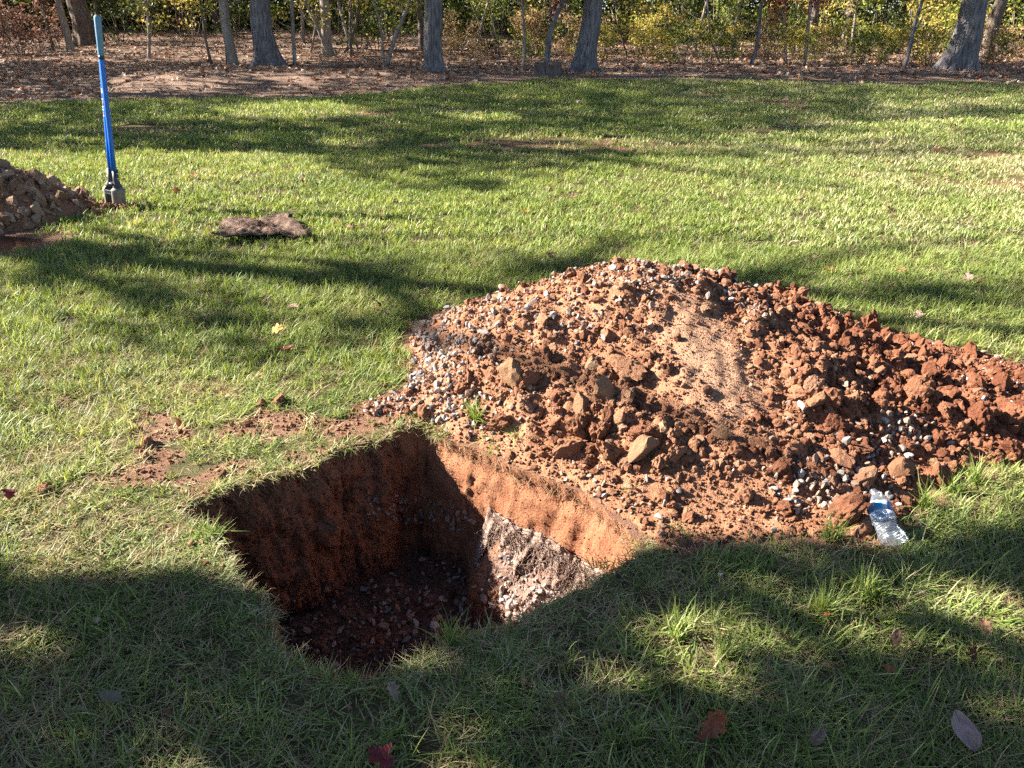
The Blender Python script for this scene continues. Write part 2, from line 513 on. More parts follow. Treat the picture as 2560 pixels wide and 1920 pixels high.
# ------------------------------------------------------------------ ground sheet with the two pits cut out of it
def build_ground():
    P = []
    def lattice(x0, x1, y0, y1, st):
        X, Y = np.meshgrid(np.arange(x0, x1, st), np.arange(y0, y1, st))
        q = np.stack([X.ravel(), Y.ravel()], 1)
        return q + rng.uniform(-.3, .3, q.shape) * st
    a = lattice(-1.9, 1.2, 1.0, 3.3, .035)
    b = lattice(-6, 5, 0.2, 8, .11)
    b = b[~((b[:, 0] > -1.9) & (b[:, 0] < 1.2) & (b[:, 1] > 1.0) & (b[:, 1] < 3.3))]
    c = lattice(-30, 32, -6, 46, .6)
    c = c[~((c[:, 0] > -6) & (c[:, 0] < 5) & (c[:, 1] > .2) & (c[:, 1] < 8))]
    d = lattice(-420, 420, -60, 640, 24)
    d = d[~((np.abs(d[:, 0]) < 34) & (d[:, 1] > -10) & (d[:, 1] < 50))]
    pts = np.vstack([a, b, c, d])
    for rim in (RIM, RIM2):
        s = sdist(pts[:, 0], pts[:, 1], rim)
        pts = pts[s < -.006]
    n = len(pts)
    allp = np.vstack([pts, RIM, RIM2])
    ed = [(n + i, n + (i + 1) % len(RIM)) for i in range(len(RIM))]
    m = n + len(RIM)
    ed += [(m + i, m + (i + 1) % len(RIM2)) for i in range(len(RIM2))]
    v, e, f, *_ = delaunay_2d_cdt([Vector(p) for p in allp], ed, [], 0, 1e-5)
    v = np.array([q[:] for q in v])
    f = np.array([list(t) for t in f if len(t) == 3])
    cen = v[f].mean(1)
    f = f[~(inside(cen[:, 0], cen[:, 1], RIM) | inside(cen[:, 0], cen[:, 1], RIM2))]
    z = terrain(v[:, 0], v[:, 1])
    V = np.c_[v, z]
    me = mesh('lawn', V, f, GROUND, True, {'bare': bare_map(v[:, 0], v[:, 1]), 'woods': woods_map(v[:, 0], v[:, 1])})
    tag(obj('lawn', me), kind='structure')

def bare_map(x, y):
    x, y = np.asarray(x, float), np.asarray(y, float)
    near = (y < 9)
    b = np.zeros_like(x)
    k = np.nonzero(near & (np.abs(x) < 7))
    xs, ys = x[k], y[k]
    a = sstep(sdist(xs, ys, APRON), -.10, .03)
    dp = -sdist(xs, ys, RIM[::3])
    left = np.exp(-((xs + .85) / .85) ** 4 - ((ys - 2.58) / .52) ** 4)
    left = left * sstep(n2(xs, ys, 3.0, 3, 6.2) + .45 * np.exp(-((xs + .60) / .40) ** 2 - ((ys - 2.78) / .20) ** 2) + .3 * np.exp(-((xs + 1.15) / .30) ** 2 - ((ys - 2.42) / .16) ** 2), .06, .26)
    r = np.exp(-np.clip(dp, 0, 9) / .05) * .55 + .95 * left
    d2 = -sdist(xs, ys, RIM2)
    r = np.maximum(r, sstep(-d2, -.35, -.05))
    b[k] = np.maximum(a, r)
    b = np.maximum(b, .62 * sstep(n2(x, y, .55, 3, 8.8), .30, .75) * sstep(y, 6.5, 9.5))
    b = np.maximum(b, .75 * np.exp(-((x - .8) / 2.2) ** 2 - ((y - 9.6) / .75) ** 2) * (.7 + .6 * n2(x, y, 1.6, 2, 1.1)))
    b = np.maximum(b, .55 * np.exp(-((x - 5.0) / 1.5) ** 2 - ((y - 7.6) / .5) ** 2))
    return np.clip(b, 0, 1)

def lawn_edge(x):
    """where the mown grass stops and the bare bank and leaf litter begin"""
    x = np.asarray(x, float)
    xp = [-30, -9, -6, -3.5, -1.8, .5, 3, 7, 12, 30]
    yp = [14.0, 14.3, 14.6, 15.2, 17.0, 18.3, 18.2, 18.2, 17.6, 17.5]
    return np.interp(x, xp, yp) + .5 * n2(x, x * 0, .7, 2, 4.4)

def woods_map(x, y):
    return sstep(y - lawn_edge(x), -.8, .5)

build_ground()

# ------------------------------------------------------------------ pits
def build_pit(name, rim, depth, nd, nf, bulge=None):
    n = len(rim)
    c = rim.mean(0)
    T = np.roll(rim, -6, 0) - np.roll(rim, 6, 0)
    T /= np.linalg.norm(T, axis=1)[:, None]
    Nn = np.stack([T[:, 1], -T[:, 0]], 1)
    if (Nn * (c - rim)).sum() < 0: Nn = -Nn
    D = c - rim
    D /= np.linalg.norm(D, axis=1)[:, None]
    N2 = .6 * Nn + .4 * D
    for _ in range(6): N2 = (np.roll(N2, 1, 0) + 2 * N2 + np.roll(N2, -1, 0)) / 4
    V = np.zeros((n, nd + nf, 3))
    RS = rim.copy()
    for _ in range(40): RS = (np.roll(RS, 1, 0) + 2 * RS + np.roll(RS, -1, 0)) / 4
    zt = terrain(rim[:, 0], rim[:, 1])
    for j in range(nd):
        t = j / (nd - 1)
        z = -depth * t
        p3 = np.c_[rim, np.full(n, z)]
        chunk = fbm(p3 * [7, 7, 3.5], 3) * .036 + np.abs(fbm(p3 * [17, 17, 6] + 5, 3)) * .036 - .03 * sstep(noise(p3 * [13, 13, 9] + 31), .22, .42) * (np.abs(rim.sum(1) - 2.37) > .1) + noise(p3 * [40, 40, 8]) * .006 + fbm(p3 * 45, 3) * .006
        e1 = np.exp(-np.clip(np.abs(rim.sum(1) - 2.37) - .06, 0, 9) / .04) * (rim[:, 0] > -.34) if name == 'pit' and depth > .55 else 0
        chunk = chunk * (1 - .72 * e1) + e1 * (.006 * np.abs(noise(p3 * [38, 38, 9])) * (rim[:, 0] < 0) + .007 * fbm(p3 * 30, 3))
        step = (1 - .9 * e1) * .035 * (fbm(p3 * [5, 5, 4] + 40, 2) > .16) * sstep(t, .12, .2)
        sl_ = np.concatenate([[0], np.cumsum(np.hypot(*np.diff(rim, axis=0).T))]) / .085 + .35 * noise(np.c_[rim * 4, np.full(n, 2 + 3 * (t > .45))]) + 2.2 * (t > .45)
        hsh = np.modf(np.sin(np.floor(sl_) * 12.9898) * 43758.5453)[0]
        fr_ = sl_ - np.floor(sl_)
        slice_ = (.016 * (hsh - .5) + .012 * (fr_ - .5) * np.sign(hsh)) * sstep(t, .06, .16)
        step = step + slice_ * (1 - .93 * e1)
        under = -.020 * np.exp(-((t - .10) / .05) ** 2)
        o = (.07 * t + (chunk + step) * sstep(t, 0, .12) + under)
        if bulge is not None: o = o + bulge(rim, z)
        kk = sstep(t, .015, .16)
        p = (rim * (1 - kk) + RS * kk) + N2 * o[:, None]
        V[:, j] = np.c_[p, zt * (1 - t) + z + noise(p3 * [12, 12, 1] + 9) * .012 * sstep(t, .2, .6)]
    bot = V[:, nd - 1].copy()
    for j in range(nf):
        k = 1 - (j + 1) / nf
        p = c + (bot[:, :2] - c) * k
        z = -depth + .055 * fbm(np.c_[p * 6, np.zeros(n)], 4) + .02 * np.abs(noise(np.c_[p * 25, np.zeros(n)])) + .02 * k ** 4
        a = sstep(1 - k, 0, .12)
        V[:, nd + j] = np.c_[p, bot[:, 2] * (1 - a) + z * a]
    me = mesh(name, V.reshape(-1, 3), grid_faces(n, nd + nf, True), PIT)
    # faces look inward whatever way the rim runs
    o = tag(obj(name, me), kind='structure')
    return o, V
def pit_bulge(rim, z):
    """gravel slumping out of the lower part of the side next to the heap"""
    B, Rr = ground_pt(1094, 1092), ground_pt(1608, 1362)
    e = (Rr - B) / np.linalg.norm(Rr - B)
    s = (rim - B) @ e / np.linalg.norm(Rr - B)
    off = np.abs((rim - B) @ np.array([-e[1], e[0]]))
    return (off < .12) * sstep(s, .12, .38) * (1 - sstep(s, .97, 1.02)) * sstep(-z, .27, .50) * .17 - .012 * (off < .12) * sstep(-z, .2, .3) 
PITO, PITV = build_pit('pit', RIM, .60, 50, 30, pit_bulge)
PIT2O, PIT2V = build_pit('pit', RIM2, .5, 14, 8)

# ------------------------------------------------------------------ stones, clods and the spoil heaps
def lumpy(n, seed, planes=5, rough=.28, flat=.25, fine=.07, cut=(.55, .85)):
    V, F = ICO[n]
    V = V.copy()
    r = 1 + rough * fbm(V * 1.25 + seed * 7.1, 2) + .5 * rough * noise(V * 3.1 + seed) + fine * noise(V * 8 + seed)
    V *= r[:, None]
    rs = np.random.default_rng(int(seed * 100) + 5)
    for _ in range(planes):
        d = rs.normal(size=3)
        d /= np.linalg.norm(d)
        k = np.clip(V @ d - rs.uniform(*cut), 0, None)
        V -= k[:, None] * d * .92
    V *= [1, rs.uniform(.7, .95), rs.uniform(.55, .85)]
    if n >= 3: V += (fine * .8 * noise(V * 7 + seed) - fine * np.abs(noise(V * 12 + seed)) + fine * .5 * noise(V * 21 + seed))[:, None] * V
    return V, F

CLOD_ME = [mesh('clod', *lumpy(3 if k > 5 else 4, k + 1.3, 4, .36, .2, .12), CLOD, False) for k in range(16)]
ROCK_ME = [mesh('rock', *lumpy(3, k + 31.3, 9, .26, .2, .06, (.42, .75)), ROCK, False) for k in range(8)]
STONE_ME = [mesh('stone', *lumpy(2, k + 51.3, 11, .25, .2, .0, (.34, .68)), GRAVEL, False) for k in range(14)]
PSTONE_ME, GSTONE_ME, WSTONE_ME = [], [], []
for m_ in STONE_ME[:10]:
    for lst, mt in ((PSTONE_ME, GRAVEL_PIT), (GSTONE_ME, GRAVEL_GREY), (WSTONE_ME, LIT_WHITESTONE)):
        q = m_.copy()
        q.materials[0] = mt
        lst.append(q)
B_CLOD = [lumpy(2, k + 71.3, 3, .38, .2, .14) for k in range(10)]
B_STONE = [lumpy(1, k + 91.3, 9, .25, .2, 0, (.36, .7)) for k in range(10)]
B_CRUMB = [lumpy(1, k + 111.3, 1, .35, .2, .1) for k in range(6)]

def reuler():
    return (random.uniform(0, 6.28), random.uniform(0, 6.28), random.uniform(0, 6.28))

def outside_pits(x, y, mrg):
    return (sdist(x, y, RIM[::4]) < -mrg) & (sdist(x, y, RIM2[::2]) < -.02)

def heap_surface(name, hfun, x0, x1, y0, y1, st, parent, mat):
    X, Y = np.meshgrid(np.arange(x0, x1, st), np.arange(y0, y1, st), indexing='ij')
    X = X + rng.uniform(-.3, .3, X.shape) * st
    Y = Y + rng.uniform(-.3, .3, X.shape) * st
    Z = hfun(X, Y)
    F = grid_faces(*X.shape)
    V = np.stack([X, Y, Z], -1).reshape(-1, 3)
    ok = (V[:, 2] > -.045) & (sdist(V[:, 0], V[:, 1], RIM[::2]) < -.001) & (sdist(V[:, 0], V[:, 1], RIM2) < 0)
    F = F[ok[F].all(1)]
    used = np.unique(F)
    mp = np.full(len(V), -1)
    mp[used] = np.arange(len(used))
    at = {'sand': 1 - mound_rough(V[used, 0], V[used, 1])} if parent.name == 'soil_mound' else None
    return obj(name, mesh(name, V[used], mp[F], mat, True, at), parent)

MOUND = tag(empty('soil_mound', (0, 0, 0)), 'big heap of red clay, stones and grey gravel beside the open square pit', 'dirt mound')
heap_surface('soil', mound_h, -1.0, 2.95, 1.8, 4.5, .0125, MOUND, SOIL)

def place(me_list, name, parent, x, y, r, hf, sink=.25, z=None, squash=(.75, 1)):
    o = obj(name, random.choice(me_list), parent)
    if z is None: z = float(hf(np.array([x]), np.array([y]))[0])
    o.location = (x, y, z + r * (.62 - sink * 2))
    o.rotation_euler = reuler()
    o.scale = (r, r * random.uniform(*squash), r * random.uniform(.75, 1))
    return o

def in_px(pts, u, v):
    return inside(u, v, np.array(pts, float))

# candidate spots all over the heap
def scatter(n, x0, x1, y0, y1):
    return rng.uniform(x0, x1, n), rng.uniform(y0, y1, n)

def mound_zones(x, y):
    """share of gravel, of clods, of big lumps at a spot of the heap, read off the photograph"""
    z = mound_h(x, y)
    u, v, dep = survey(x, y, z)
    on = (sdist(x, y, APRON) > -.03) & outside_pits(x, y, .015) & (z > -.02)
    rough = mound_rough(x, y)
    g = np.full(x.shape, .045)
    def soft(cx, cy, rx, ry, a): return a * np.exp(-((u - cx) / rx) ** 2 - ((v - cy) / ry) ** 2)
    g = g + soft(1080, 900, 120, 100, 1.9) + soft(1150, 1020, 160, 55, 1.0) + soft(1010, 1040, 110, 40, 1.0) + soft(1280, 780, 170, 60, .55) + soft(1530, 760, 80, 70, .6)
    g = g + soft(1640, 690, 160, 35, .8) + soft(2060, 1215, 110, 60, 2.2) + soft(2240, 1085, 80, 45, 1.8) + soft(1850, 760, 100, 40, .6) + soft(1400, 1200, 140, 40, .35) + soft(1980, 985, 60, 60, .35) + soft(1600, 1260, 120, 40, .35)
    c = np.full(x.shape, .50) - soft(1080, 880, 130, 110, .45) - soft(1350, 760, 240, 90, .36) + soft(1450, 1030, 150, 130, .22) + soft(1650, 1130, 200, 70, .35) + soft(2050, 1000, 300, 180, .50)
    c = np.clip(c, .06, 2) * np.clip(rough * 1.15 - .12, 0.02, 1) * (.35 + .65 * sstep(z, .0, .10))
    return on, g * np.clip(rough * 1.1 - .05, .03, 1), c, u, v, dep, z

# -- hand-placed lumps: (px, py, radius m, kind)
BIG = [(1285, 945, .085, 'r', 'yellowish brown boulder with a dark hollow under its front edge'), (1325, 955, .055, 'c', None), (1400, 935, .062, 'c', None), (1480, 925, .055, 'r', None), (1560, 935, .078, 'c', 'squarish orange clay block in the middle of the heap'),
       (1515, 985, .075, 'r', 'flat pale tan stone in the middle of the heap'), (1560, 1010, .06, 'c', None), (1455, 1020, .06, 'r', None), (1400, 1000, .05, 'c', None), (1260, 990, .045, 'c', None), (1170, 945, .045, 'c', None), (1150, 975, .04, 'c', None),
       (1680, 745, .085, 'c', None), (1760, 775, .04, 'r', None), (1570, 670, .07, 'c', None), (1870, 715, .07, 'c', None), (1960, 740, .06, 'c', None), (2030, 765, .095, 'c', None), (2120, 830, .07, 'c', None), (2175, 825, .095, 'c', None), (2100, 800, .06, 'c', None),
       (2310, 870, .05, 'c', None), (2290, 990, .10, 'c', None), (2215, 1005, .10, 'c', None), (2350, 920, .07, 'c', None), (2440, 1060, .10, 'c', None), (2520, 1060, .09, 'c', None), (2090, 1070, .075, 'c', None), (2045, 1005, .06, 'r', 'ochre stone lodged in the right flank of the heap'),
       (2240, 1190, .085, 'r', 'large pale orange rock above the crushed bottle'), (2270, 1130, .06, 'c', None), (2350, 1200, .065, 'c', None), (2110, 1300, .095, 'c', 'broad red clay slab on the grass left of the bottle'), (1960, 1195, .05, 'c', None), (2100, 1225, .04, 'c', None),
       (1245, 1070, .062, 'c', None), (1420, 1130, .075, 'c', None), (1450, 1080, .07, 'c', None), (1500, 1090, .06, 'c', None), (1535, 1140, .065, 'c', None), (1600, 1140, .08, 'r', None), (1610, 1090, .055, 'c', None), (1660, 1080, .04, 'r', None), (1650, 1160, .05, 'c', None),
       (1690, 1140, .05, 'c', None), (1480, 1160, .035, 'c', None), (1545, 1050, .055, 'r', None), (1380, 1080, .05, 'c', None), (1350, 1040, .045, 'c', None), (1310, 1010, .04, 'c', None), (1800, 1090, .05, 'r', None), (1900, 1120, .05, 'c', None), (2010, 1080, .045, 'c', None), (2150, 1130, .06, 'c', None)]
def on_mound(px, py):
    z = 0.0
    for _ in range(9):
        p = ground_pt(px, py, z)
        z += .6 * (float(mound_h(p[:1], p[1:])[0]) - z)
    return p, z
for px, py, r, k, lab in BIG:
    r = r * (1.0 if lab else .92 if px < 1700 else .74)
    p, z = on_mound(px, py)
    o = place(ROCK_ME if k == 'r' else CLOD_ME[:6], 'rock' if k == 'r' else 'clod', MOUND, p[0], p[1], r, mound_h, .2, z)
    if lab: o['label'] = lab

xs, ys = scatter(80000, -.95, 2.9, 1.85, 4.1)
on, gw, cw, u, v, dep, z = mound_zones(xs, ys)
facing = v < 1500
# clods
rad = np.exp(rng.normal(math.log(.0105), .62, len(xs))).clip(.005, .046) * (.85 + .3 * sstep(u, 1700, 2050))
keepc = on & (rng.random(len(xs)) < .21 * cw)
keepc &= ~((rad > .03) & (rng.random(len(xs)) < .3))
ic = np.nonzero(keepc)[0]
ic = ic[np.argsort(-(rad / dep)[ic])]
for i in ic[:300 - sum(1 for b in BIG if b[3] == 'c')]:
    place(CLOD_ME[4:], 'clod', MOUND, xs[i], ys[i], rad[i], mound_h, .16, z[i])
rest = ic[245:]
V, F, tn = replicate(B_CLOD, rng.integers(0, len(B_CLOD), len(rest)), np.c_[xs, ys, z + rad * .3][rest], rotmats(len(rest)), rad[rest])
tag(obj('small_clods', mesh('small_clods', V, F, CLOD, False, {'tint': tn}), MOUND), kind='stuff')
# gravel
xs2, ys2 = scatter(80000, -.95, 2.9, 1.85, 4.2)
on, gw, cw, u, v, dep, z = mound_zones(xs2, ys2)
rg = np.exp(rng.normal(math.log(.0125), .36, len(xs2))).clip(.006, .028)
ig = np.nonzero(on & (rng.random(len(xs2)) < .19 * gw))[0]
ig = ig[np.argsort(-(rg / dep)[ig])]
for i in ig[:300]:
    place(GSTONE_ME if u[i] < 1120 + 40 * rng.normal() and v[i] < 960 else STONE_ME, 'stone', MOUND, xs2[i], ys2[i], rg[i], mound_h, .04, z[i])
rest = ig[300:]
V, F, tn = replicate(B_STONE, rng.integers(0, len(B_STONE), len(rest)), np.c_[xs2, ys2, z + rg * .45][rest], rotmats(len(rest)), rg[rest])
tag(obj('small_stones', mesh('small_stones', V, F, GRAVEL, False, {'tint': tn}), MOUND), kind='stuff')
# crumbs
xs3, ys3 = scatter(120000, -.95, 2.9, 1.85, 3.6)
on, gw, cw, u, v, dep, z = mound_zones(xs3, ys3)
ik = np.nonzero(on & (rng.random(len(xs3)) < .30 + .15 * cw + .5 * (1 - mound_rough(xs3, ys3))))[0]
rk = np.exp(rng.normal(math.log(.0042), .42, len(ik))).clip(.002, .011) * (1 - .62 * (1 - mound_rough(xs3[ik], ys3[ik])))
V, F, tn = replicate(B_CRUMB, rng.integers(0, len(B_CRUMB), len(ik)), np.c_[xs3[ik], ys3[ik], z[ik] + rk * .4], rotmats(len(ik)), rk)
tag(obj('soil_crumbs', mesh('soil_crumbs', V, F, CLOD, True, {'tint': tn}), MOUND), kind='stuff')
print('clods', len(ic), 'gravel', len(ig), 'crumbs', len(ik))

# -- second heap at the left, mostly out of the picture
LM = (-4.55, 6.15)
def mound2_h(x, y):
    x, y = np.asarray(x, float), np.asarray(y, float)
    dx, dy = (x - LM[0]) / 1.06, (y - LM[1]) / np.where(y < LM[1], .75, .9)
    r = np.sqrt(dx * dx + dy * dy + .005) - .05
    tail = .022 * np.exp(-((x + 3.35) / .30) ** 2 - ((y - 6.18) / .16) ** 2)
    b = np.clip(.58 * (1 - r) + .04 * n2(x, y, 4, 3, 3.3) * (r < 1.1), 0, 1)
    e = 1 - sstep(r, .9, 1.1)
    return b + tail + (.03 * np.abs(n2(x, y, 10, 3, 6.1)) + .01) * np.maximum(e, tail * 12) - .03 * (1 - np.maximum(e, np.clip(tail * 25, 0, 1)))
MOUND2 = tag(empty('soil_mound'), 'stony brown dirt heap cut off by the left edge beside the blue digging tool', 'dirt mound')
heap_surface('soil', mound2_h, -6.0, -2.9, 5.3, 7.2, .03, MOUND2, SOIL)
xs, ys = scatter(9000, -6, -2.95, 5.3, 7.1)
z = mound2_h(xs, ys)
ok = np.nonzero((z > .0) & outside_pits(xs, ys, .0) & (rng.random(len(xs)) < .45))[0]
rad = np.exp(rng.normal(math.log(.024), .62, len(xs))).clip(.008, .085) * np.where(xs > -3.6, .6, 1)
u, v, dep = survey(xs, ys, z)
ok = ok[np.argsort(-(rad * (u > -80))[ok])]
R2_ME = []
for m_ in ROCK_ME:
    q = m_.copy()
    q.materials[0] = ROCKS2
    R2_ME.append(q)
for i in ok[:280]:
    place(R2_ME, 'rock', MOUND2, xs[i], ys[i], rad[i], mound2_h, .18, z[i])
rest = ok[280:]
V, F, tn = replicate(B_STONE, rng.integers(0, len(B_STONE), len(rest)), np.c_[xs, ys, z + rad * .3][rest], rotmats(len(rest)), rad[rest] * .8)
tag(obj('small_stones', mesh('small_stones', V, F, ROCKS2, False, {'tint': tn}), MOUND2), kind='stuff')

WALLCLOD = m_clod('wall_clod', [(0, (.12, .042, .02)), (.4, (.23, .088, .042)), (.75, (.30, .132, .066)), (1, (.37, .20, .112))], 1.0, 1.0, False)
DARKCLOD = m_clod('damp_dark_clod', [(0, (.06, .032, .026)), (.5, (.13, .066, .05)), (1, (.22, .13, .10))], 1.0, 1.0, False)  # darker than the wall crumbs, for the pit floor
# -- stones in the big pit: floor, slumped gravel, a seam in the back wall
from mathutils.bvhtree import BVHTree
_pm = PITO.data
PIT_TREE = BVHTree.FromPolygons([tuple(v_) for v_ in PITV.reshape(-1, 3)], [tuple(f_) for f_ in grid_faces(PITV.shape[0], PITV.shape[1], True)])
spots = []
c0 = RIM.mean(0)
def pit_hit(px, py):
    u_, v_ = (px - 1280) / FPX, (960 - py) / FPX
    d_ = Vector((u_, math.cos(PITCH) + v_ * math.sin(PITCH), -math.sin(PITCH) + v_ * math.cos(PITCH))).normalized()
    h = PIT_TREE.ray_cast(Vector((0, 0, CAM_H)), d_)
    return h[0], h[1]
def add_stones(pts, n, r0, r1, pmin=-1):
    P = np.array(pts, float)
    lo, hi = P.min(0), P.max(0)
    k = 0
    for _ in range(n * 12):
        a, b = rng.uniform(lo, hi)
        if not inside(np.array([a]), np.array([b]), P)[0]: continue
        h, nn = pit_hit(a, b)
        if h is None or h.z > pmin + .95: continue
        spots.append((h, nn, math.exp(rng.uniform(math.log(r0), math.log(r1)))))
        k += 1
        if k >= n: return
add_stones([(1240, 1330), (1330, 1340), (1480, 1420), (1560, 1440), (1400, 1500), (1310, 1545), (1270, 1500)], 330, .006, .018)
add_stones([(900, 1240), (1000, 1235), (1100, 1250), (1190, 1290), (1180, 1340), (1040, 1310), (930, 1300)], 85, .009, .021)
add_stones([(700, 1500), (900, 1430), (1100, 1400), (1250, 1420), (1320, 1540), (1050, 1640), (820, 1690), (720, 1600)], 170, .007, .026)
add_stones([(900, 1560), (1050, 1480), (1280, 1480), (1280, 1560), (1060, 1640)], 60, .014, .036)
spots.sort(key=lambda q: -q[2])
PIT_SMALL, PIT_LIT = [], []
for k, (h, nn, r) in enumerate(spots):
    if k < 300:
        lit = h.z > -.62 and survey(h.x, h.y, h.z)[0] > 1230  # stones on the sunny side take the paler copy
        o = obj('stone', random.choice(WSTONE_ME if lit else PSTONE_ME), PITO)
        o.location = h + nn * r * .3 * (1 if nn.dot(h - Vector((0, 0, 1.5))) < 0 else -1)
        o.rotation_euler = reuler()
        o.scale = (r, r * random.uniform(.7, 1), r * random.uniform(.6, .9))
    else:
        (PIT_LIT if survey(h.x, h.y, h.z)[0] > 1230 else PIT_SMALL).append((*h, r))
q = np.array(PIT_SMALL)
cr = []
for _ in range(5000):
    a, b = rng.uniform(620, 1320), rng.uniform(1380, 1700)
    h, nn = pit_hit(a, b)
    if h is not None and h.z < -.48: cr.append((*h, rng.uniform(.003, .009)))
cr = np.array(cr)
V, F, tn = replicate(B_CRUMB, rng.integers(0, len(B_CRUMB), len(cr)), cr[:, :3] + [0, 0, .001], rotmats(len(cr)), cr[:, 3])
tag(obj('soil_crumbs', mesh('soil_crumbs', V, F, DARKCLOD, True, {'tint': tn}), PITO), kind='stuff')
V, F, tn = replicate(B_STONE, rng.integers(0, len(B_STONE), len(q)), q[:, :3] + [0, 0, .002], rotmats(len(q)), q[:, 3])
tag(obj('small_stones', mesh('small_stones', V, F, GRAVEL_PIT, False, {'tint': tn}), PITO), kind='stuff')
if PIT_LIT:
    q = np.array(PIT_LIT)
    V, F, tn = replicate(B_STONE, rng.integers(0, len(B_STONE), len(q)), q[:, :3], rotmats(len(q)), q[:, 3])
    tag(obj('small_stones', mesh('small_stones', V, F, LIT_WHITESTONE, False, {'tint': tn}), PITO), kind='stuff')
# crumbs clinging to the cut sides
cl = []
for _ in range(15000):
    a, b = rng.uniform(440, 1620), rng.uniform(1060, 1560)
    h, nn = pit_hit(a, b)
    if h is not None and -.50 < h.z < -.01 and (h.x + h.y < 2.2 or rng.random() < .3): cl.append((*h, math.exp(rng.normal(math.log(.0036), .5)) * (1 if h.x + h.y < 2.2 else .55)))
cl = np.array(cl)
V, F, tn = replicate(B_CRUMB, rng.integers(0, len(B_CRUMB), len(cl)), cl[:, :3], rotmats(len(cl)), np.clip(cl[:, 3], .0015, .014))
tag(obj('wall_crumbs', mesh('wall_crumbs', V, F, WALLCLOD, True, {'tint': tn}), PITO), kind='stuff')
# one pale flat flake on the floor
for px, py, r in ((915, 1475, .036), (965, 1510, .02), (850, 1580, .032), (960, 1570, .036), (1000, 1585, .03), (1055, 1400, .028)):
    h, nn = pit_hit(px, py)
    o = obj('stone', random.choice(PSTONE_ME if r < .03 or px > 940 else STONE_ME), PITO, h + Vector((0, 0, r * .2)), (random.uniform(-.4, .4), random.uniform(-.4, .4), random.uniform(0, 6)), (r, r * .7, r * .4))
# loose clods and the grey rock on the grass round the pit
def lawn_lump(px, py, r, me, name, label, cat, grp=None):
    p = ground_pt(px, py)
    o = obj(name, me, None, (p[0], p[1], float(terrain(p[:1], p[1:])[0]) + r * .38), reuler(), (r, r * .85, r * .75))
    return tag(o, label, cat, grp)
lawn_lump(1048, 826, .062, bpy.data.meshes['rock.003'], 'rock', 'grey brown rock at the left foot of the heap by the grass', 'rock')
bpy.data.meshes['rock.003'].materials[0] = ROCKS2
for px, py, r, lab in ((655, 1012, .030, 'left one of the two lit clay clods above the pit'), (698, 1008, .036, 'right one of the two lit clay clods above the pit'), (622, 1065, .022, 'small clay clod below the pair above the pit'),
                       (372, 1112, .034, 'dark clod with a hole of shade, in dry grass left of the pit'), (368, 1148, .020, 'small red clod just below the dark clod left of the pit'), (112, 1232, .035, 'dark brown clod at the far left near the red leaf'),
                       (985, 880, .03, 'brown clod in the grass beside the grey rock'), (955, 970, .025, 'red clod alone in the grass left of the gravel'), (1798, 1442, .020, None)):
    if lab is None:
        lawn_lump(px, py, r, STONE_ME[2], 'stone', 'single white stone in the shaded grass in front of the heap', 'stone')
    else:
        lawn_lump(px, py, r, CLOD_ME[random.randint(0, 9)], 'clod', lab, 'clod')

# soil thrown about on the thin turf round the pit
def spilled():
    x, y = rng.uniform(-2.0, .6, 26000), rng.uniform(1.2, 3.3, 26000)
    b = bare_map(x, y)
    k = (sdist(x, y, RIM[::3]) < -.005) & (sdist(x, y, APRON) < 0) & (rng.random(len(x)) < .75 * np.clip(b, 0, 1) ** 1.3 + .012)
    x, y = x[k], y[k]
    r_ = np.exp(rng.normal(math.log(.0045), .5, len(x))).clip(.002, .016)
    V, F, tn = replicate(B_CRUMB, rng.integers(0, len(B_CRUMB), len(x)), np.c_[x, y, terrain(x, y) + r_ * .4], rotmats(len(x)), r_)
    tag(obj('spilled_soil', mesh('spilled_soil', V, F, CLOD, True, {'tint': tn})), 'crumbs of red soil spilled on the turf around the pit', 'soil', kind='stuff')
spilled()
# ------------------------------------------------------------------ scatter helper (geometry nodes) for what nobody could count
def source(name, objs_me):
    c = bpy.data.collections.new(name)
    for k, me in enumerate(objs_me):
        c.objects.link(bpy.data.objects.new('%s_%02d' % (name, k), me))
    return c

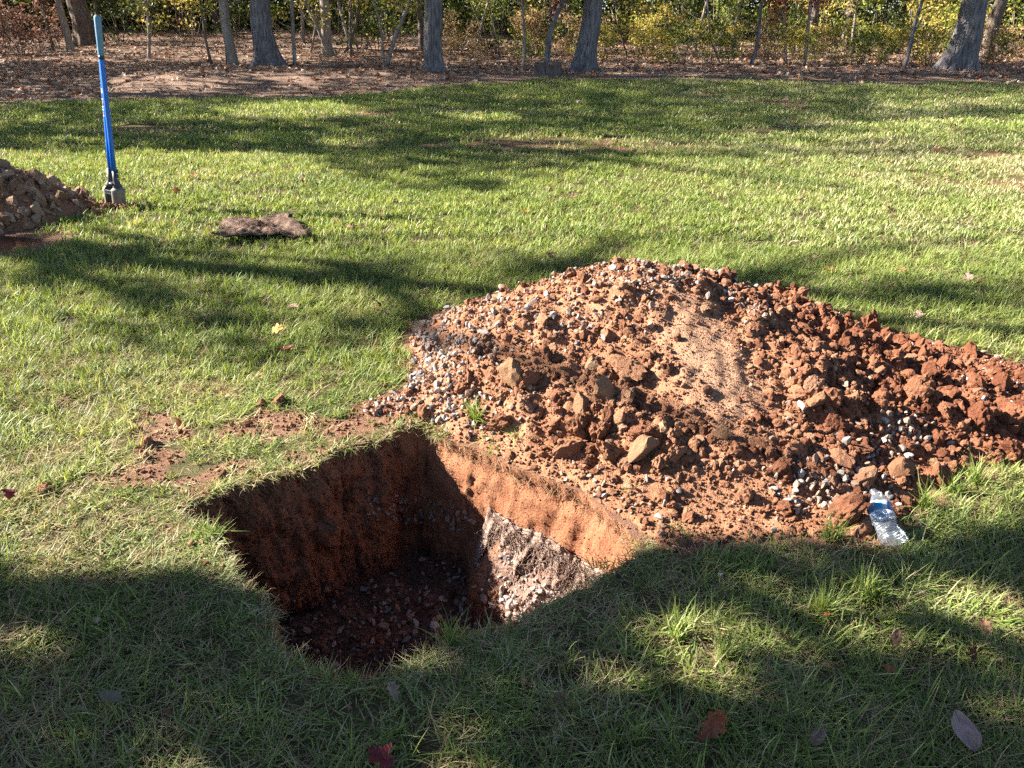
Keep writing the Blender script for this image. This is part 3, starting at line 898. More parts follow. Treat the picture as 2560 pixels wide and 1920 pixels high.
def scatter_gn(name, source_col, P, rot, scl, idx, fl=None):
    me = bpy.data.meshes.new(name)
    n = len(P)
    me.vertices.add(n)
    me.vertices.foreach_set('co', np.asarray(P, np.float32).ravel())
    for k, a, ty in (('rot', rot, 'FLOAT_VECTOR'), ('scl', scl, 'FLOAT_VECTOR')):
        at = me.attributes.new(k, ty, 'POINT')
        at.data.foreach_set('vector', np.asarray(a, np.float32).ravel())
    at = me.attributes.new('idx', 'INT', 'POINT')
    at.data.foreach_set('value', np.asarray(idx, np.int32))
    for k, a in (fl or {}).items():
        at = me.attributes.new(k, 'FLOAT', 'POINT')
        at.data.foreach_set('value', np.asarray(a, np.float32))
    o = obj(name, me)
    ng = bpy.data.node_groups.new(name, 'GeometryNodeTree')
    ng.interface.new_socket('Geometry', in_out='INPUT', socket_type='NodeSocketGeometry')
    ng.interface.new_socket('Geometry', in_out='OUTPUT', socket_type='NodeSocketGeometry')
    N, L = ng.nodes, ng.links
    gi, go = N.new('NodeGroupInput'), N.new('NodeGroupOutput')
    ci = N.new('GeometryNodeCollectionInfo')
    ci.inputs['Collection'].default_value = source_col
    ci.inputs['Separate Children'].default_value = True
    ci.inputs['Reset Children'].default_value = True
    ip = N.new('GeometryNodeInstanceOnPoints')
    ip.inputs['Pick Instance'].default_value = True
    def na(k, ty):
        q = N.new('GeometryNodeInputNamedAttribute')
        q.data_type = ty
        q.inputs['Name'].default_value = k
        return q.outputs['Attribute']
    er = N.new('FunctionNodeEulerToRotation')
    L.new(na('rot', 'FLOAT_VECTOR'), er.inputs[0])
    L.new(gi.outputs[0], ip.inputs['Points'])
    L.new(ci.outputs[0], ip.inputs['Instance'])
    L.new(na('idx', 'INT'), ip.inputs['Instance Index'])
    L.new(er.outputs[0], ip.inputs['Rotation'])
    L.new(na('scl', 'FLOAT_VECTOR'), ip.inputs['Scale'])
    L.new(ip.outputs[0], go.inputs[0])
    md = o.modifiers.new('scatter', 'NODES')
    md.node_group = ng
    return o

# ------------------------------------------------------------------ grass
def blades(n, spread, length, width, lean, curl, seg=4, seed=0, lenvar=.45):
    """tuft of n curved tapering blades -> V, F, rnd, tip"""
    rs = np.random.default_rng(seed)
    th = rs.uniform(0, 2 * np.pi, n)
    rr = spread * np.sqrt(rs.random(n))
    bx, by = rr * np.cos(th), rr * np.sin(th)
    az = rs.uniform(0, 2 * np.pi, n)
    L = length * (1 - lenvar + 2 * lenvar * rs.random(n) ** 1.2)
    W = width * rs.uniform(.7, 1.25, n)
    a0 = np.clip(rs.normal(lean, .28, n), .02, 1.45)
    k = rs.normal(curl, .35, n)
    tw = rs.normal(0, .5, n)
    t = np.linspace(0, 1, seg + 1)
    V = np.zeros((n, seg + 1, 2, 3))
    pos = np.stack([bx, by, np.full(n, -.004)], 1)
    ang, azi = a0.copy(), az.copy()
    for j in range(seg + 1):
        wj = W * (1 - t[j] ** 1.7) * (.75 + .5 * min(1, t[j] * 3)) * .5 + .00012
        side = np.stack([-np.sin(azi + tw * t[j]), np.cos(azi + tw * t[j]), 0 * azi], 1)
        V[:, j, 0] = pos + side * wj[:, None]
        V[:, j, 1] = pos - side * wj[:, None]
        d = np.stack([np.sin(ang) * np.cos(azi), np.sin(ang) * np.sin(azi), np.cos(ang)], 1)
        pos = pos + d * (L / seg)[:, None]
        pos[:, 2] = np.maximum(pos[:, 2], .003 + .004 * rs.random(n))
        ang = np.clip(ang + k / seg, -.3, 1.9)
        azi = azi + rs.normal(0, .12, n)
    V = V.reshape(-1, 3)
    m = (seg + 1) * 2
    f = np.array([[2 * j, 2 * j + 1, 2 * j + 3, 2 * j + 2] for j in range(seg)])
    F = (f[None] + (np.arange(n) * m)[:, None, None]).reshape(-1, 4)
    rnd = np.repeat(rs.random(n), m)
    tip = np.tile(np.repeat(t, 2), n)
    return V, F, {'rnd': rnd, 'tip': tip}

TUFTS = []
def tuft(mat, *a, **k):
    V, F, at = blades(*a, **k)
    TUFTS.append(mesh('grass_tuft', V, F, mat, True, at))
for s in range(6): tuft(GREEN, 16, .030, .058, .0034, .50, .80, 5, seed=s)                # 0-5 standing
for s in range(6): tuft(GREEN, 16, .036, .068, .0032, 1.18, .30, 5, seed=20 + s)          # 6-11 trampled, lying
for s in range(5): tuft(STRAW, 14, .045, .075, .0022, 1.30, .25, 5, seed=40 + s)          # 12-16 dry thatch
for s in range(5): tuft(GREEN, 24, .075, .048, .0060, .50, .6, 3, seed=60 + s)           # 17-21 middle distance
for s in range(4): tuft(GREEN, 30, .16, .048, .0115, .55, .5, 2, seed=80 + s)               # 22-25 far
for s in range(2): tuft(GREEN, 26, .022, .150, .0048, .42, .55, 6, seed=95 + s)           # 26-27 tall weed tuft
for s in range(3): tuft(STRAW, 16, .09, .060, .0055, 1.0, .3, 3, seed=110 + s)            # 28-30 dry, middle distance
GRASS_SRC = source('grass_tuft', TUFTS)

def build_grass():
    P, ROT, SC, ID, DRY, HUE = [], [], [], [], [], []
    def emit(x, y, ids, s0, s1, dry, tilt=.18, zoff=0.0, sz=None):
        n = len(x)
        if not n: return
        z = terrain(x, y) + zoff
        P.append(np.c_[x, y, z])
        ROT.append(np.c_[rng.normal(0, tilt, n), rng.normal(0, tilt, n), rng.uniform(0, 6.28, n)])
        s = rng.uniform(s0, s1, n)
        szz = s if sz is None else s * sz
        fr = -sdist(x, y, RIM[::4])
        low = (.38 + .62 * sstep(fr + .15 * (y > 2.15), .03, .30)) * (1 - .35 * np.exp(-((x + .9) / .8) ** 4 - ((y - 2.55) / .5) ** 4))
        SC.append(np.c_[s * (.6 + .4 * low), s * (.6 + .4 * low), szz * low])
        ID.append(rng.choice(ids, n))
        DRY.append(np.clip(dry + rng.normal(0, .10, n), 0, 1))
        HUE.append(np.clip(.5 + .55 * n2(x, y, 1.1, 3, 5.5) + rng.normal(0, .16, n), 0, 1))
    def band(y0, y1, dens, mrg):
        w_ = .72 * (y1 + 1.2) + mrg
        n = int(dens * 2 * w_ * (y1 - y0))
        x, y = rng.uniform(-w_, w_, n), rng.uniform(y0, y1, n)
        k = np.abs(x) < .70 * (y * .9 + .66) + mrg
        return x[k], y[k]
    def filt(x, y, keep_bare):
        b = bare_map(x, y)
        ap = sdist(x, y, APRON)
        ok = (sdist(x, y, RIM[::3]) < -.004) & (sdist(x, y, RIM2) < -.01) & (ap < -.015 + .03 * n2(x, y, 12, 2, 3.9))
        ok &= mound2_h(x, y) < .012
        ok &= rng.random(len(x)) > np.clip((b - keep_bare) * 2.0, 0, .82)
        return x[ok], y[ok], b[ok]
    dryn = lambda x, y: np.clip(.11 + .30 * n2(x, y, .9, 3, 7.1) + .10 * (y < 2.0) + .12 * sstep(y, 4.5, 8) + .20 * sstep(x, 1.5, 4.5) * sstep(y, 3.6, 6) + .22 * np.exp(-((x + 1.0) / .9) ** 2 - ((y - 2.5) / .42) ** 2), 0, .9)
    # nearest strip
    x, y, b = filt(*band(.35, 3.2, 880, 1.5), .30)
    lying = rng.random(len(x)) < np.where(y < 1.95, .66, .42) + .25 * n2(x, y, 2.2, 2, 6.6) + .5 * np.exp(sdist(x, y, RIM[::4]) / .12)
    dense = np.clip(.72 + .9 * n2(x, y, 2.6, 3, 2.9), .35, 1)
    k = rng.random(len(x)) < dense
    x, y, b, lying = x[k], y[k], b[k], lying[k]
    tall = .82 + .32 * n2(x, y, 1.7, 2, 9.9)
    d = dryn(x, y) + .35 * b
    emit(x[~lying], y[~lying], range(0, 6), .75, 1.2, d[~lying], .22, 0, None)
    emit(x[lying], y[lying], range(6, 12), .75, 1.25, d[lying] + .06, .12)
    x, y, b = filt(*band(.35, 3.4, 560, 1.5), .35)
    k = rng.random(len(x)) < .50 + .25 * (y < 2.0) + .7 * n2(x, y, 1.9, 3, 4.1) + .4 * b
    emit(x[k], y[k], range(12, 17), .7, 1.3, .5 + 0 * x[k], .06)
    # middle
    x, y, b = filt(*band(3.2, 5.2, 640, 2.0), .3)
    lying = rng.random(len(x)) < .25
    d = dryn(x, y) + .3 * b
    emit(x[~lying], y[~lying], range(0, 6), .75, 1.2, d[~lying], .22)
    emit(x[lying], y[lying], range(6, 12), .8, 1.2, d[lying], .15)
    x, y, b = filt(*band(3.4, 5.4, 110, 2.0), .6)
    emit(x, y, range(12, 17), .8, 1.4, .5 + 0 * x, .06)
    x, y, b = filt(*band(5.2, 9.5, 210, 3.0), .18)
    emit(x, y, range(17, 22), .8, 1.2, dryn(x, y) + .30 * b + .12 * sstep(x, 1, 4), .2)
    x, y, b = filt(*band(5.4, 9.5, 42, 3.0), .6)
    k = rng.random(len(x)) < .45 + .8 * n2(x, y, 1.1, 3, 4.7) + .5 * b
    emit(x[k], y[k], range(28, 31), .8, 1.3, .5 + 0 * x[k], .08)
    # far
    x, y, b = filt(*band(9.5, 19, 78, 5), .15)
    k = (y < lawn_edge(x) + rng.normal(0, .22, len(x)))
    emit(x[k], y[k], range(22, 26), .8, 1.2, dryn(x[k], y[k]) + .4 * b[k] - .04, .2)
    x, y, b = filt(*band(9.5, 19, 10, 5), .4)
    k = (y < lawn_edge(x)) & (rng.random(len(x)) < .4 + .8 * n2(x, y, .8, 3, 4.7) + .6 * b)
    emit(x[k], y[k], range(28, 31), 1.2, 1.8, .5 + 0 * x[k], .08)
    # fringe that hangs over the rim of the pit
    rim = RIM[rng.integers(0, len(RIM), 820)]
    out = rim - RIM.mean(0)
    out /= np.linalg.norm(out, axis=1)[:, None]
    back = (rim[:, 0] > -.25) & (rim[:, 1] > 1.95)
    rim, out = rim[~back], out[~back]
    f = rim + out * rng.uniform(.006, .035, len(rim))[:, None]
    emit(f[:, 0], f[:, 1], list(range(6, 12)) + [12, 13, 14], .6, 1.05, .45 + 0 * f[:, 0], .3, -.004)
    # single tall tufts that stand out
    for px, py, n, ids, s in ((530, 1345, 3, (26, 27), .95), (1115, 1600, 3, (26, 27), .8), (880, 1690, 3, (26, 27), .6), (1190, 1075, 3, (26, 27), .62), (1270, 1100, 3, (0, 26), .55), (1235, 1120, 4, (6, 7), 1.0), (1300, 1125, 3, (6, 8), .9),
                              (1510, 1420, 4, (0, 1), 1.1), (1640, 1400, 3, (0, 1), 1.1), (1680, 1600, 6, (26, 0), .7), (2050, 1540, 6, (26, 27), .62), (2180, 1500, 5, (26, 27), .66), (1800, 1640, 4, (26, 0), .7), (2310, 1270, 5, (26, 0), .7), (2380, 1230, 5, (26, 0), .72),
                              (2440, 1215, 5, (26, 0), .75), (1640, 1205, 2, (6, 0), .7), (1570, 1240, 2, (6, 7), .7), (1130, 940, 2, (6, 0), .7), (980, 1050, 4, (6, 12), .8), (1040, 1040, 4, (6, 12), .8), (1700, 1340, 4, (12, 6), .8), (2080, 1345, 5, (0, 26), .6), (1560, 1850, 6, (27, 9), .5)):
        p = ground_pt(px, py)
        q = p + rng.normal(0, .018, (n, 2))
        emit(q[:, 0], q[:, 1], ids, s * .85, s * 1.1, .12 + 0 * q[:, 0], .2, max(0.0, float(mound_h(p[:1], p[1:])[0]) - .004))
    P_, n = np.vstack(P), sum(map(len, P))
    print('tufts', n)
    o = scatter_gn('grass', GRASS_SRC, P_, np.vstack(ROT), np.vstack(SC), np.concatenate(ID), {'dry': np.concatenate(DRY), 'hue': np.concatenate(HUE)})
    tag(o, 'mown lawn grass, green and straw coloured, around the pit and heap', 'grass', kind='stuff')
build_grass()

# ------------------------------------------------------------------ trees, saplings, shrubs
def leaf_quads(P, size, rs, flat=.0, lob=True):
    """one bent leaf (4 triangles) at each point -> V, F, tint"""
    n = len(P)
    base = np.array([(0, -.5, 0), (.30, -.05, .10), (0, .55, -.04), (-.30, -.05, .10), (0, 0, 0)])
    f = np.array([(0, 1, 4), (1, 2, 4), (2, 3, 4), (3, 0, 4)])
    Rm = rotmats(n)
    s = size * rs.uniform(.7, 1.3, n)
    V = np.einsum('nij,vj->nvi', Rm, base) * s[:, None, None] + P[:, None]
    F = f[None] + (np.arange(n) * 5)[:, None, None]
    return V.reshape(-1, 3), F.reshape(-1, 3), np.repeat(rs.random(n), 5)

LEAF_STOPS = {
 'green': [(0, (.05, .085, .016)), (.45, (.12, .16, .026)), (.75, (.26, .27, .045)), (1, (.42, .36, .07))],
 'yellow': [(0, (.16, .15, .025)), (.35, (.36, .32, .05)), (.75, (.55, .44, .09)), (1, (.58, .38, .13))],
 'tan': [(0, (.17, .10, .04)), (.5, (.33, .21, .09)), (1, (.48, .34, .16))],
 'red': [(0, (.22, .045, .035)), (.5, (.38, .09, .06)), (1, (.48, .21, .12))],
 'dark': [(0, (.03, .045, .012)), (.6, (.065, .085, .018)), (1, (.16, .15, .035))],
 'rust': [(0, (.10, .045, .03)), (.6, (.20, .10, .065)), (1, (.30, .17, .10))]}
LEAFM = {k: m_leaf('%s_foliage' % k, v) for k, v in LEAF_STOPS.items()}
CROWN = {k: m_leaf('%s_crown' % k, LEAF_STOPS[k], .2) for k in ('yellow', 'green')}

def trunk_mesh(h, r0, r1, seed, flare=.9, n=36, m=46, bend=.15):
    """trunk with root flare and bark ridges, base at the origin"""
    rs = np.random.default_rng(seed)
    z = h * np.linspace(0, 1, m) ** 1.8
    a = np.arange(n) * 2 * np.pi / n
    k = int(rs.integers(4, 7))
    ph = rs.uniform(0, 6.28)
    bx, by = rs.normal(0, bend, 2)
    V = np.zeros((n, m, 3))
    for j in range(m):
        t = z[j] / h
        r = r0 * (1 - t) + r1 * t
        fl = flare * np.exp(-z[j] / (r0 * 1.15))
        lob = 1 + fl * (.55 + .45 * np.cos(k * a + ph + .4 * np.sin(a)))
        rid = 1 + .035 * noise(np.c_[np.cos(a) * 5, np.sin(a) * 5, np.full(n, z[j] * .9 + seed)]) + .02 * noise(np.c_[np.cos(a) * 14, np.sin(a) * 14, np.full(n, z[j] * 1.6 + seed)])
        rr = r * lob * rid
        V[:, j, 0] = rr * np.cos(a) + bx * t * t * h * .3 + .05 * math.sin(2.1 * z[j] + seed)* min(1, z[j])
        V[:, j, 1] = rr * np.sin(a) + by * t * t * h * .3
        V[:, j, 2] = z[j] - .08 * (j == 0)
    return V.reshape(-1, 3), [grid_faces(n, m, True)]

def limb(p, d, L, r, seed, n=7, m=9):
    rs = np.random.default_rng(seed)
    P = [np.array(p, float)]
    d = np.array(d, float)
    d /= np.linalg.norm(d)
    for _ in range(m - 1):
        d = d + rs.normal(0, .13, 3) + [0, 0, .05]
        d /= np.linalg.norm(d)
        P.append(P[-1] + d * L / (m - 1))
    return np.array(P), tube(P, np.linspace(r, r * .25, m), n)

NUMS = ['first', 'second', 'third', 'fourth', 'fifth', 'sixth', 'seventh', 'eighth', 'ninth', 'tenth', 'eleventh', 'twelfth', 'thirteenth', 'fourteenth', 'fifteenth', 'sixteenth', 'seventeenth', 'eighteenth', 'nineteenth', 'twentieth', 'next to last', 'last']
def rank_labels(items, fmt_one, fmt_many):
    """items: (key, x, object); tells look-alikes apart by their order from the left"""
    by = {}
    for k, x, o in items: by.setdefault(k, []).append((x, o))
    for k, l in by.items():
        l.sort(key=lambda q: q[0])
        for i, (x, o) in enumerate(l):
            o['label'] = fmt_one % k if len(l) == 1 else fmt_many % ((NUMS[min(i, 21)],) + k)

TREE_GROUP = 'trees at the edge of the wood'
def big_tree(px, py, w_px, label, bark, seed, h=15, crown=None, flare=.9, leaf='yellow', nl=2600, xy=None, lean=(0, 0), r=None, cz=None, cr=None):
    p = np.array(xy) if xy is not None else ground_pt(px, py)
    dep = p[1] * math.cos(PITCH) + CAM_H * math.sin(PITCH)
    r = r or .5 * w_px * dep / FPX
    z0 = float(terrain(p[:1], p[1:])[0])
    t = tag(empty('tree', (p[0], p[1], z0), (lean[1], lean[0], 0)), label, 'tree', TREE_GROUP)
    obj('trunk', mesh('trunk', *trunk_mesh(h, r, r * .28, seed, flare), bark), t)
    rs = np.random.default_rng(seed + 500)
    br, tips = [], []
    for k in range(9):
        a = k * 2.4 + rs.uniform(0, 1)
        z = h * rs.uniform(.42, .9)
        P, tb = limb((0, 0, z), (math.cos(a), math.sin(a), .55), h * rs.uniform(.16, .30), r * .33, seed * 31 + k)
        obj('branch', mesh('branch', *tb, bark), t)
        tips += list(P[3:])
    if crown is None or len(crown) < 50:
        cz, cr = cz or h * .72, cr or h * .27
        tips = np.array(tips)
        C = np.vstack([tips, rs.normal(0, 1, (40, 3)) * [cr * .55, cr * .55, cr * .45] + [0, 0, cz]])
        C = C[rs.integers(0, len(C), nl)] + rs.normal(0, .55, (nl, 3))
        V, F, tn = leaf_quads(C, .24, rs)
    else:
        V, F, tn = leaf_quads(crown - np.array([p[0], p[1], z0]), np.where(crown[:, 1] < 4.2, .215, np.where(crown[:, 0] > -14.5, .18, .23)), rs)
    obj('crown', mesh('crown', V, F, CROWN[leaf], False, {'tint': tn}), t)
    return t

# --- what keeps the lawn in shade: crowns of the tall trees, thick where the photograph is dark on the ground
SHADE = [
 (.92, [(-500, 1450), (250, 1442), (560, 1452), (1000, 1455), (1500, 1455), (1600, 1400), (1700, 1372), (1950, 1364), (2150, 1372), (2300, 1384), (2450, 1345), (2560, 1310), (2900, 1290), (3500, 1280), (4200, 2600), (-1900, 2600), (-1200, 1460)]),
 (-.93, [(1540, 1535), (1780, 1495), (1960, 1515), (2150, 1472), (2400, 1450), (2700, 1440), (2750, 1640), (2450, 1690), (2250, 1650), (2170, 1730), (2060, 1660), (1950, 1640), (1880, 1745), (1740, 1725), (1620, 1640)]),
 (.85, [(1960, 1545), (2080, 1575), (2110, 1700), (2000, 1720), (1930, 1640)]), (.8, [(2300, 1560), (2420, 1540), (2440, 1600), (2330, 1640)]),
 (.52, [(-250, 640), (120, 575), (300, 575), (520, 610), (800, 620), (1100, 612), (1380, 645), (1560, 650), (1560, 730), (1400, 760), (1150, 800), (1000, 850), (800, 905), (640, 930), (520, 925), (450, 880), (200, 830), (60, 760), (-250, 700)]),
 (-.35, [(250, 700), (600, 640), (1000, 650), (900, 700), (500, 760)]),
 (.70, [(-450, 440), (60, 455), (200, 520), (280, 560), (260, 610), (100, 660), (-450, 680)]),
 (.62, [(1500, 655), (1800, 690), (2100, 702), (2650, 690), (2700, 800), (2350, 800), (2050, 765), (1700, 740)]),
 (.80, [(-300, 228), (600, 222), (1250, 225), (1260, 335), (1000, 372), (820, 385), (600, 378), (300, 382), (-300, 372)]),
 (-.95, [(560, 282), (700, 262), (900, 268), (930, 292), (700, 303), (560, 303)]),
 (.62, [(780, 375), (1000, 355), (1350, 350), (1640, 372), (1650, 402), (1420, 425), (1350, 452), (1180, 474), (1050, 474), (900, 440), (800, 405)]),
 (-.8, [(830, 350), (950, 345), (960, 366), (850, 370)]), (-.7, [(1320, 368), (1450, 358), (1470, 380), (1350, 388)]),
 (.78, [(1220, 222), (2900, 212), (2900, 290), (2300, 302), (2000, 333), (1700, 348), (1300, 342)]),
 (-.85, [(1140, 288), (1290, 284), (1320, 302), (1160, 308)]), (-.6, [(2180, 252), (2600, 246), (2600, 274), (2200, 278)]),
 (.40, [(1600, 348), (2100, 322), (2700, 330), (2700, 402), (2350, 394), (2000, 405), (1700, 402)]),
 (.75, [(-300, 170), (2900, 168), (2900, 212), (1200, 222), (-300, 228)]),
 (-.75, [(250, 212), (400, 196), (580, 200), (560, 226), (300, 236)]), (-.6, [(620, 205), (1000, 196), (1040, 212), (700, 222)])]
SHADE_TREES = [  # trunk (x, y), height, crown centre z, crown radii, radius of trunk
 ((-7.6, 1.9), 7, 4.7, (3.4, 2.2, 1.3), .16), ((-13.8, 7.1), 11, 7.8, (3.6, 3.2, 3.2), .24), ((-19.5, 13.0), 14, 9.5, (5, 4, 4), .28), ((-23, 18.5), 16, 11, (5.5, 5, 5), .3)]
def shade_points():
    NS = 300000
    x, y = rng.uniform(-14, 22, NS), rng.uniform(-1.5, 24, NS)
    u, v, dep = survey(x, y, 0 * x)
    keep = dep > .2
    x, y, u, v = x[keep], y[keep], u[keep], v[keep]
    s = np.zeros_like(x)
    jx = .035 * np.maximum(y, 1.0) ** .9
    xx, yy = x + jx * n2(x, y, 2.2, 3, 1.9), y + jx * n2(x, y, 2.2, 3, 12.9)
    for d, pts in SHADE:
        P = poly(pts)
        k = inside(xx, yy, P)
        s[k] = np.maximum(s[k], d) if d > 0 else s[k] * (1 + d)
    s = s * np.where(y < 2.6, 1.0, np.clip(1.0 + .35 * n2(x, y, 1.3, 2, 7.4), .5, 1.15))
    dens = 105.0 * 36 * 25.5 / NS
    k = rng.random(len(x)) < np.clip(s, 0, 1) ** 1.4 * dens * np.where(y < 2.6, 3.1, np.where(y < 6.5, 1.15, 1.4))
    return x[k], y[k]
sx, sy = shade_points()
up = -SUN_D
CROWNS = [(np.array([p[0], p[1], cz]), np.array(cr)) for p, h, cz, cr, r in SHADE_TREES]
T4, T1 = ground_pt(671, 178), ground_pt(1087, 195)
CROWNS += [(np.array([T4[0], T4[1], 12.0]), np.array([4.5, 4.5, 4.2])), (np.array([T1[0], T1[1], 12.5]), np.array([4.5, 4.5, 4.2]))]
best, bi, bp = np.full(len(sx), 1e9), np.zeros(len(sx), int), np.zeros((len(sx), 3))
O = np.c_[sx, sy, 0 * sx]
for k, (c, rad_) in enumerate(CROWNS):
    q, du = (c - O) / rad_, up / rad_
    t_ = (q @ du) / (du @ du)
    dd = np.linalg.norm(q - t_[:, None] * du, axis=1)
    zz = t_ * up[2]
    half = np.sqrt(np.clip(1 - dd ** 2, .12, 1)) / np.linalg.norm(du)
    dd = np.where(sy < 2.6, 0.0 if k == 0 else 9e8, 9e8 if k == 0 else np.where(zz < 3.2, 9e8, dd))
    m_ = dd < best
    best[m_], bi[m_] = dd[m_], k
    tt = np.maximum(t_ + half * rng.uniform(-.8, .8, len(t_)), 3.0 / up[2])
    bp[m_] = (O + tt[:, None] * up)[m_]
print('shade leaves', len(sx))
LAB = ['slender tree standing left of the lawn nearest the viewer', 'tree left of the lawn beyond the stony heap', 'tall tree left of the lawn near the bare bank', 'tall tree at the far left corner of the lawn']
for k, (p, h, cz, cr, r_) in enumerate(SHADE_TREES):
    big_tree(0, 0, 0, LAB[k], BARK, 300 + k, h, bp[bi == k], 1.0, 'yellow', xy=p, r=r_)

# --- trunks one can tell apart: (px, py, width px, label, bark, leaf)
TREES = [
 (671, 178, 52, 'stout grey trunk with flared base, second thick one from the left', BARK, 41, bp[bi == 4], 1.05),
 (1087, 196, 46, 'straight smooth grey trunk standing nearest the lawn, left of centre', BARK, 42, bp[bi == 5], .75),
 (1457, 187, 50, 'grey trunk dappled with sun, right of the dark stump', BARK, 43, None, .85),
 (2388, 187, 62, 'thickest grey trunk, leaning at the right edge', BARK, 44, None, .9),
 (222, 136, 46, 'thick dark trunk in shade behind the blue digging tool', BARKB, 45, None, .4),
 (183, 150, 17, 'thin pinkish trunk left of the blue digging tool', BARKL, 46, None, .4),
 (586, 178, 24, 'slim pale grey trunk just left of the stout flared trunk', BARKL, 47, None, .35),
 (549, 108, 16, 'thin trunk deeper in the wood behind the slim pale trunk', BARKB, 48, None, .3),
 (822, 158, 24, 'pale trunk with spreading roots in the leaf litter', BARKL, 49, None, .8),
 (885, 136, 18, 'brown trunk behind the forked sapling', BARKB, 50, None, .3),
 (1054, 142, 14, 'thin dark trunk close behind the straight grey trunk', BARKB, 51, None, .3),
 (2024, 142, 20, 'dark crooked trunk among the yellow bushes on the right', BARKB, 52, None, .3),
 (2110, 136, 24, 'dark trunk just right of the crooked one among yellow bushes', BARKB, 53, None, .3),
 (2460, 165, 30, 'brown trunk pressed behind the thickest grey trunk', BARKB, 54, None, .4),
 (262, 128, 13, 'thin dark trunk just right of the thick shaded one', BARKB, 55, None, .3),
 (762, 130, 9, 'thin trunk in the wood behind the upright pale sapling', BARKL, 56, None, .2),
 (1700, 120, 14, 'thin dark trunk against a gap of sky', BARKB, 57, None, .3),
 (1822, 110, 13, 'thin brown trunk deep in the bushes right of the sky gap', BARKB, 58, None, .3)]
for k, (px, py, wp, lab, bk, sd, cr_, fl) in enumerate(TREES):
    big_tree(px, py, wp, lab, bk, sd, random.uniform(13, 17) if wp > 20 else random.uniform(8, 11), cr_, fl, ['yellow', 'green', 'yellow', 'green'][k % 4], 1500 if wp > 20 else 500, lean=((.10 if px == 1457 else .04 if px == 2388 else 0), 0))

def sapling(pts, w0, label, bark, leaf, nleaf, seed, h=3.2, forks=2, leafz=1.3):
    """thin stem through survey points (px, py) standing at the distance of its foot"""
    p0 = ground_pt(*pts[0])
    dep0 = p0[1] * math.cos(PITCH) + CAM_H * math.sin(PITCH)
    z0 = float(terrain(p0[:1], p0[1:])[0])
    Q = [np.array([0, 0, -.05])]
    for px, py in pts[1:]:
        v_ = (960 - py) / FPX
        dy, dz = math.cos(PITCH) + v_ * math.sin(PITCH), -math.sin(PITCH) + v_ * math.cos(PITCH)
        t_ = p0[1] / dy
        Q.append(np.array([(px - 1280) / FPX * t_ - p0[0], 0, CAM_H + dz * t_ - z0]))
    d = Q[-1] - Q[-2]
    d /= np.linalg.norm(d)
    d = .5 * d + [0, 0, .5]
    while Q[-1][2] < h: Q.append(Q[-1] + d * .5 + rng.normal(0, .05, 3))
    Q = np.array(Q)
    s = np.linspace(0, len(Q) - 1, 26)
    P = np.stack([np.interp(s, np.arange(len(Q)), Q[:, k]) for k in range(3)], 1)
    P[1:-1] = (P[:-2] + 2 * P[1:-1] + P[2:]) / 4
    r0 = .5 * w0 * dep0 / FPX
    t = tag(empty('sapling', (p0[0], p0[1], z0)), label, 'sapling', 'saplings at the edge of the wood')
    obj('stem', mesh('stem', *tube(P, np.linspace(r0 * 1.15, r0 * .4, 26), 9), bark), t)
    rs = np.random.default_rng(seed)
    br, tips = [], []
    for k in range(forks + 4):
        i = int(rs.integers(9, 24)) if k >= forks else int(rs.integers(5, 12))
        a = rs.uniform(0, 6.28)
        PP, tb = limb(P[i], (math.cos(a), .6 * math.sin(a), .8), rs.uniform(.5, 1.1), r0 * .45, seed * 7 + k, 6, 7)
        obj('branch', mesh('branch', *tb, bark), t)
        tips += list(PP[2:])
    C = np.array([q for q in list(tips) + list(P[10:]) if q[2] > leafz - .15])
    nleaf = int(nleaf * 1.9)
    if nleaf and len(C):
        C = C[rs.integers(0, len(C), nleaf)] + rs.normal(0, .16, (nleaf, 3))
        V, F, tn = leaf_quads(C, .105, rs)
        obj('foliage', mesh('foliage', V, F, LEAFM[leaf], False, {'tint': tn}), t)
    return t
sapling([(533, 178), (515, 110), (508, 50), (500, 0)], 7, 'thin dark crooked sapling left of the slim pale trunk', BARKB, 'green', 150, 1)
sapling([(569, 176), (563, 100), (560, 0)], 5, 'thinnest dark sapling touching the slim pale trunk', BARKB, 'green', 100, 2)
sapling([(738, 176), (733, 90), (729, 0)], 9, 'upright pale sapling just right of the stout flared trunk', BARKL, 'yellow', 260, 3, leafz=1.2)
sapling([(826, 160), (810, 110), (790, 60), (765, 10)], 8, 'pale sapling leaning left from the foot of the rooted trunk', BARKL, 'yellow', 300, 4, forks=3, leafz=1.1)
sapling([(862, 150), (875, 110), (890, 60), (900, 0)], 8, 'dark sapling slanting right behind the rooted trunk', BARKB, 'yellow', 200, 5, leafz=1.2)
sapling([(967, 176), (985, 100), (1005, 50), (1025, 0)], 10, 'pale bare sapling leaning right, left of the straight grey trunk', BARKL, 'yellow', 380, 6, forks=2, leafz=1.15)
sapling([(962, 176), (955, 90), (945, 30), (930, 0)], 5, 'twig thin sapling rising beside the pale leaning one', BARKL, 'yellow', 150, 7)
sapling([(1308, 188), (1311, 110), (1307, 30), (1305, 0)], 7, 'thin straight sapling left of the dark stump', BARKL, 'green', 220, 8)
sapling([(1367, 190), (1369, 130), (1375, 80), (1392, 35), (1408, 0)], 14, 'wavy grey sapling growing out of the dark stump', BARK, 'red', 240, 9, leafz=1.45)
sapling([(1230, 100), (1229, 50), (1231, 0)], 6, 'pale thin sapling deep in the bushes right of the straight trunk', BARKL, 'yellow', 150, 10)
sapling([(1874, 172), (1890, 130), (1899, 70), (1900, 30), (1905, 0)], 9, 'curved grey sapling in front of the green bushes', BARK, 'green', 260, 11)
sapling([(2256, 188), (2272, 130), (2286, 60), (2307, 0)], 10, 'slanting grey sapling left of the thickest trunk', BARK, 'yellow', 220, 12)
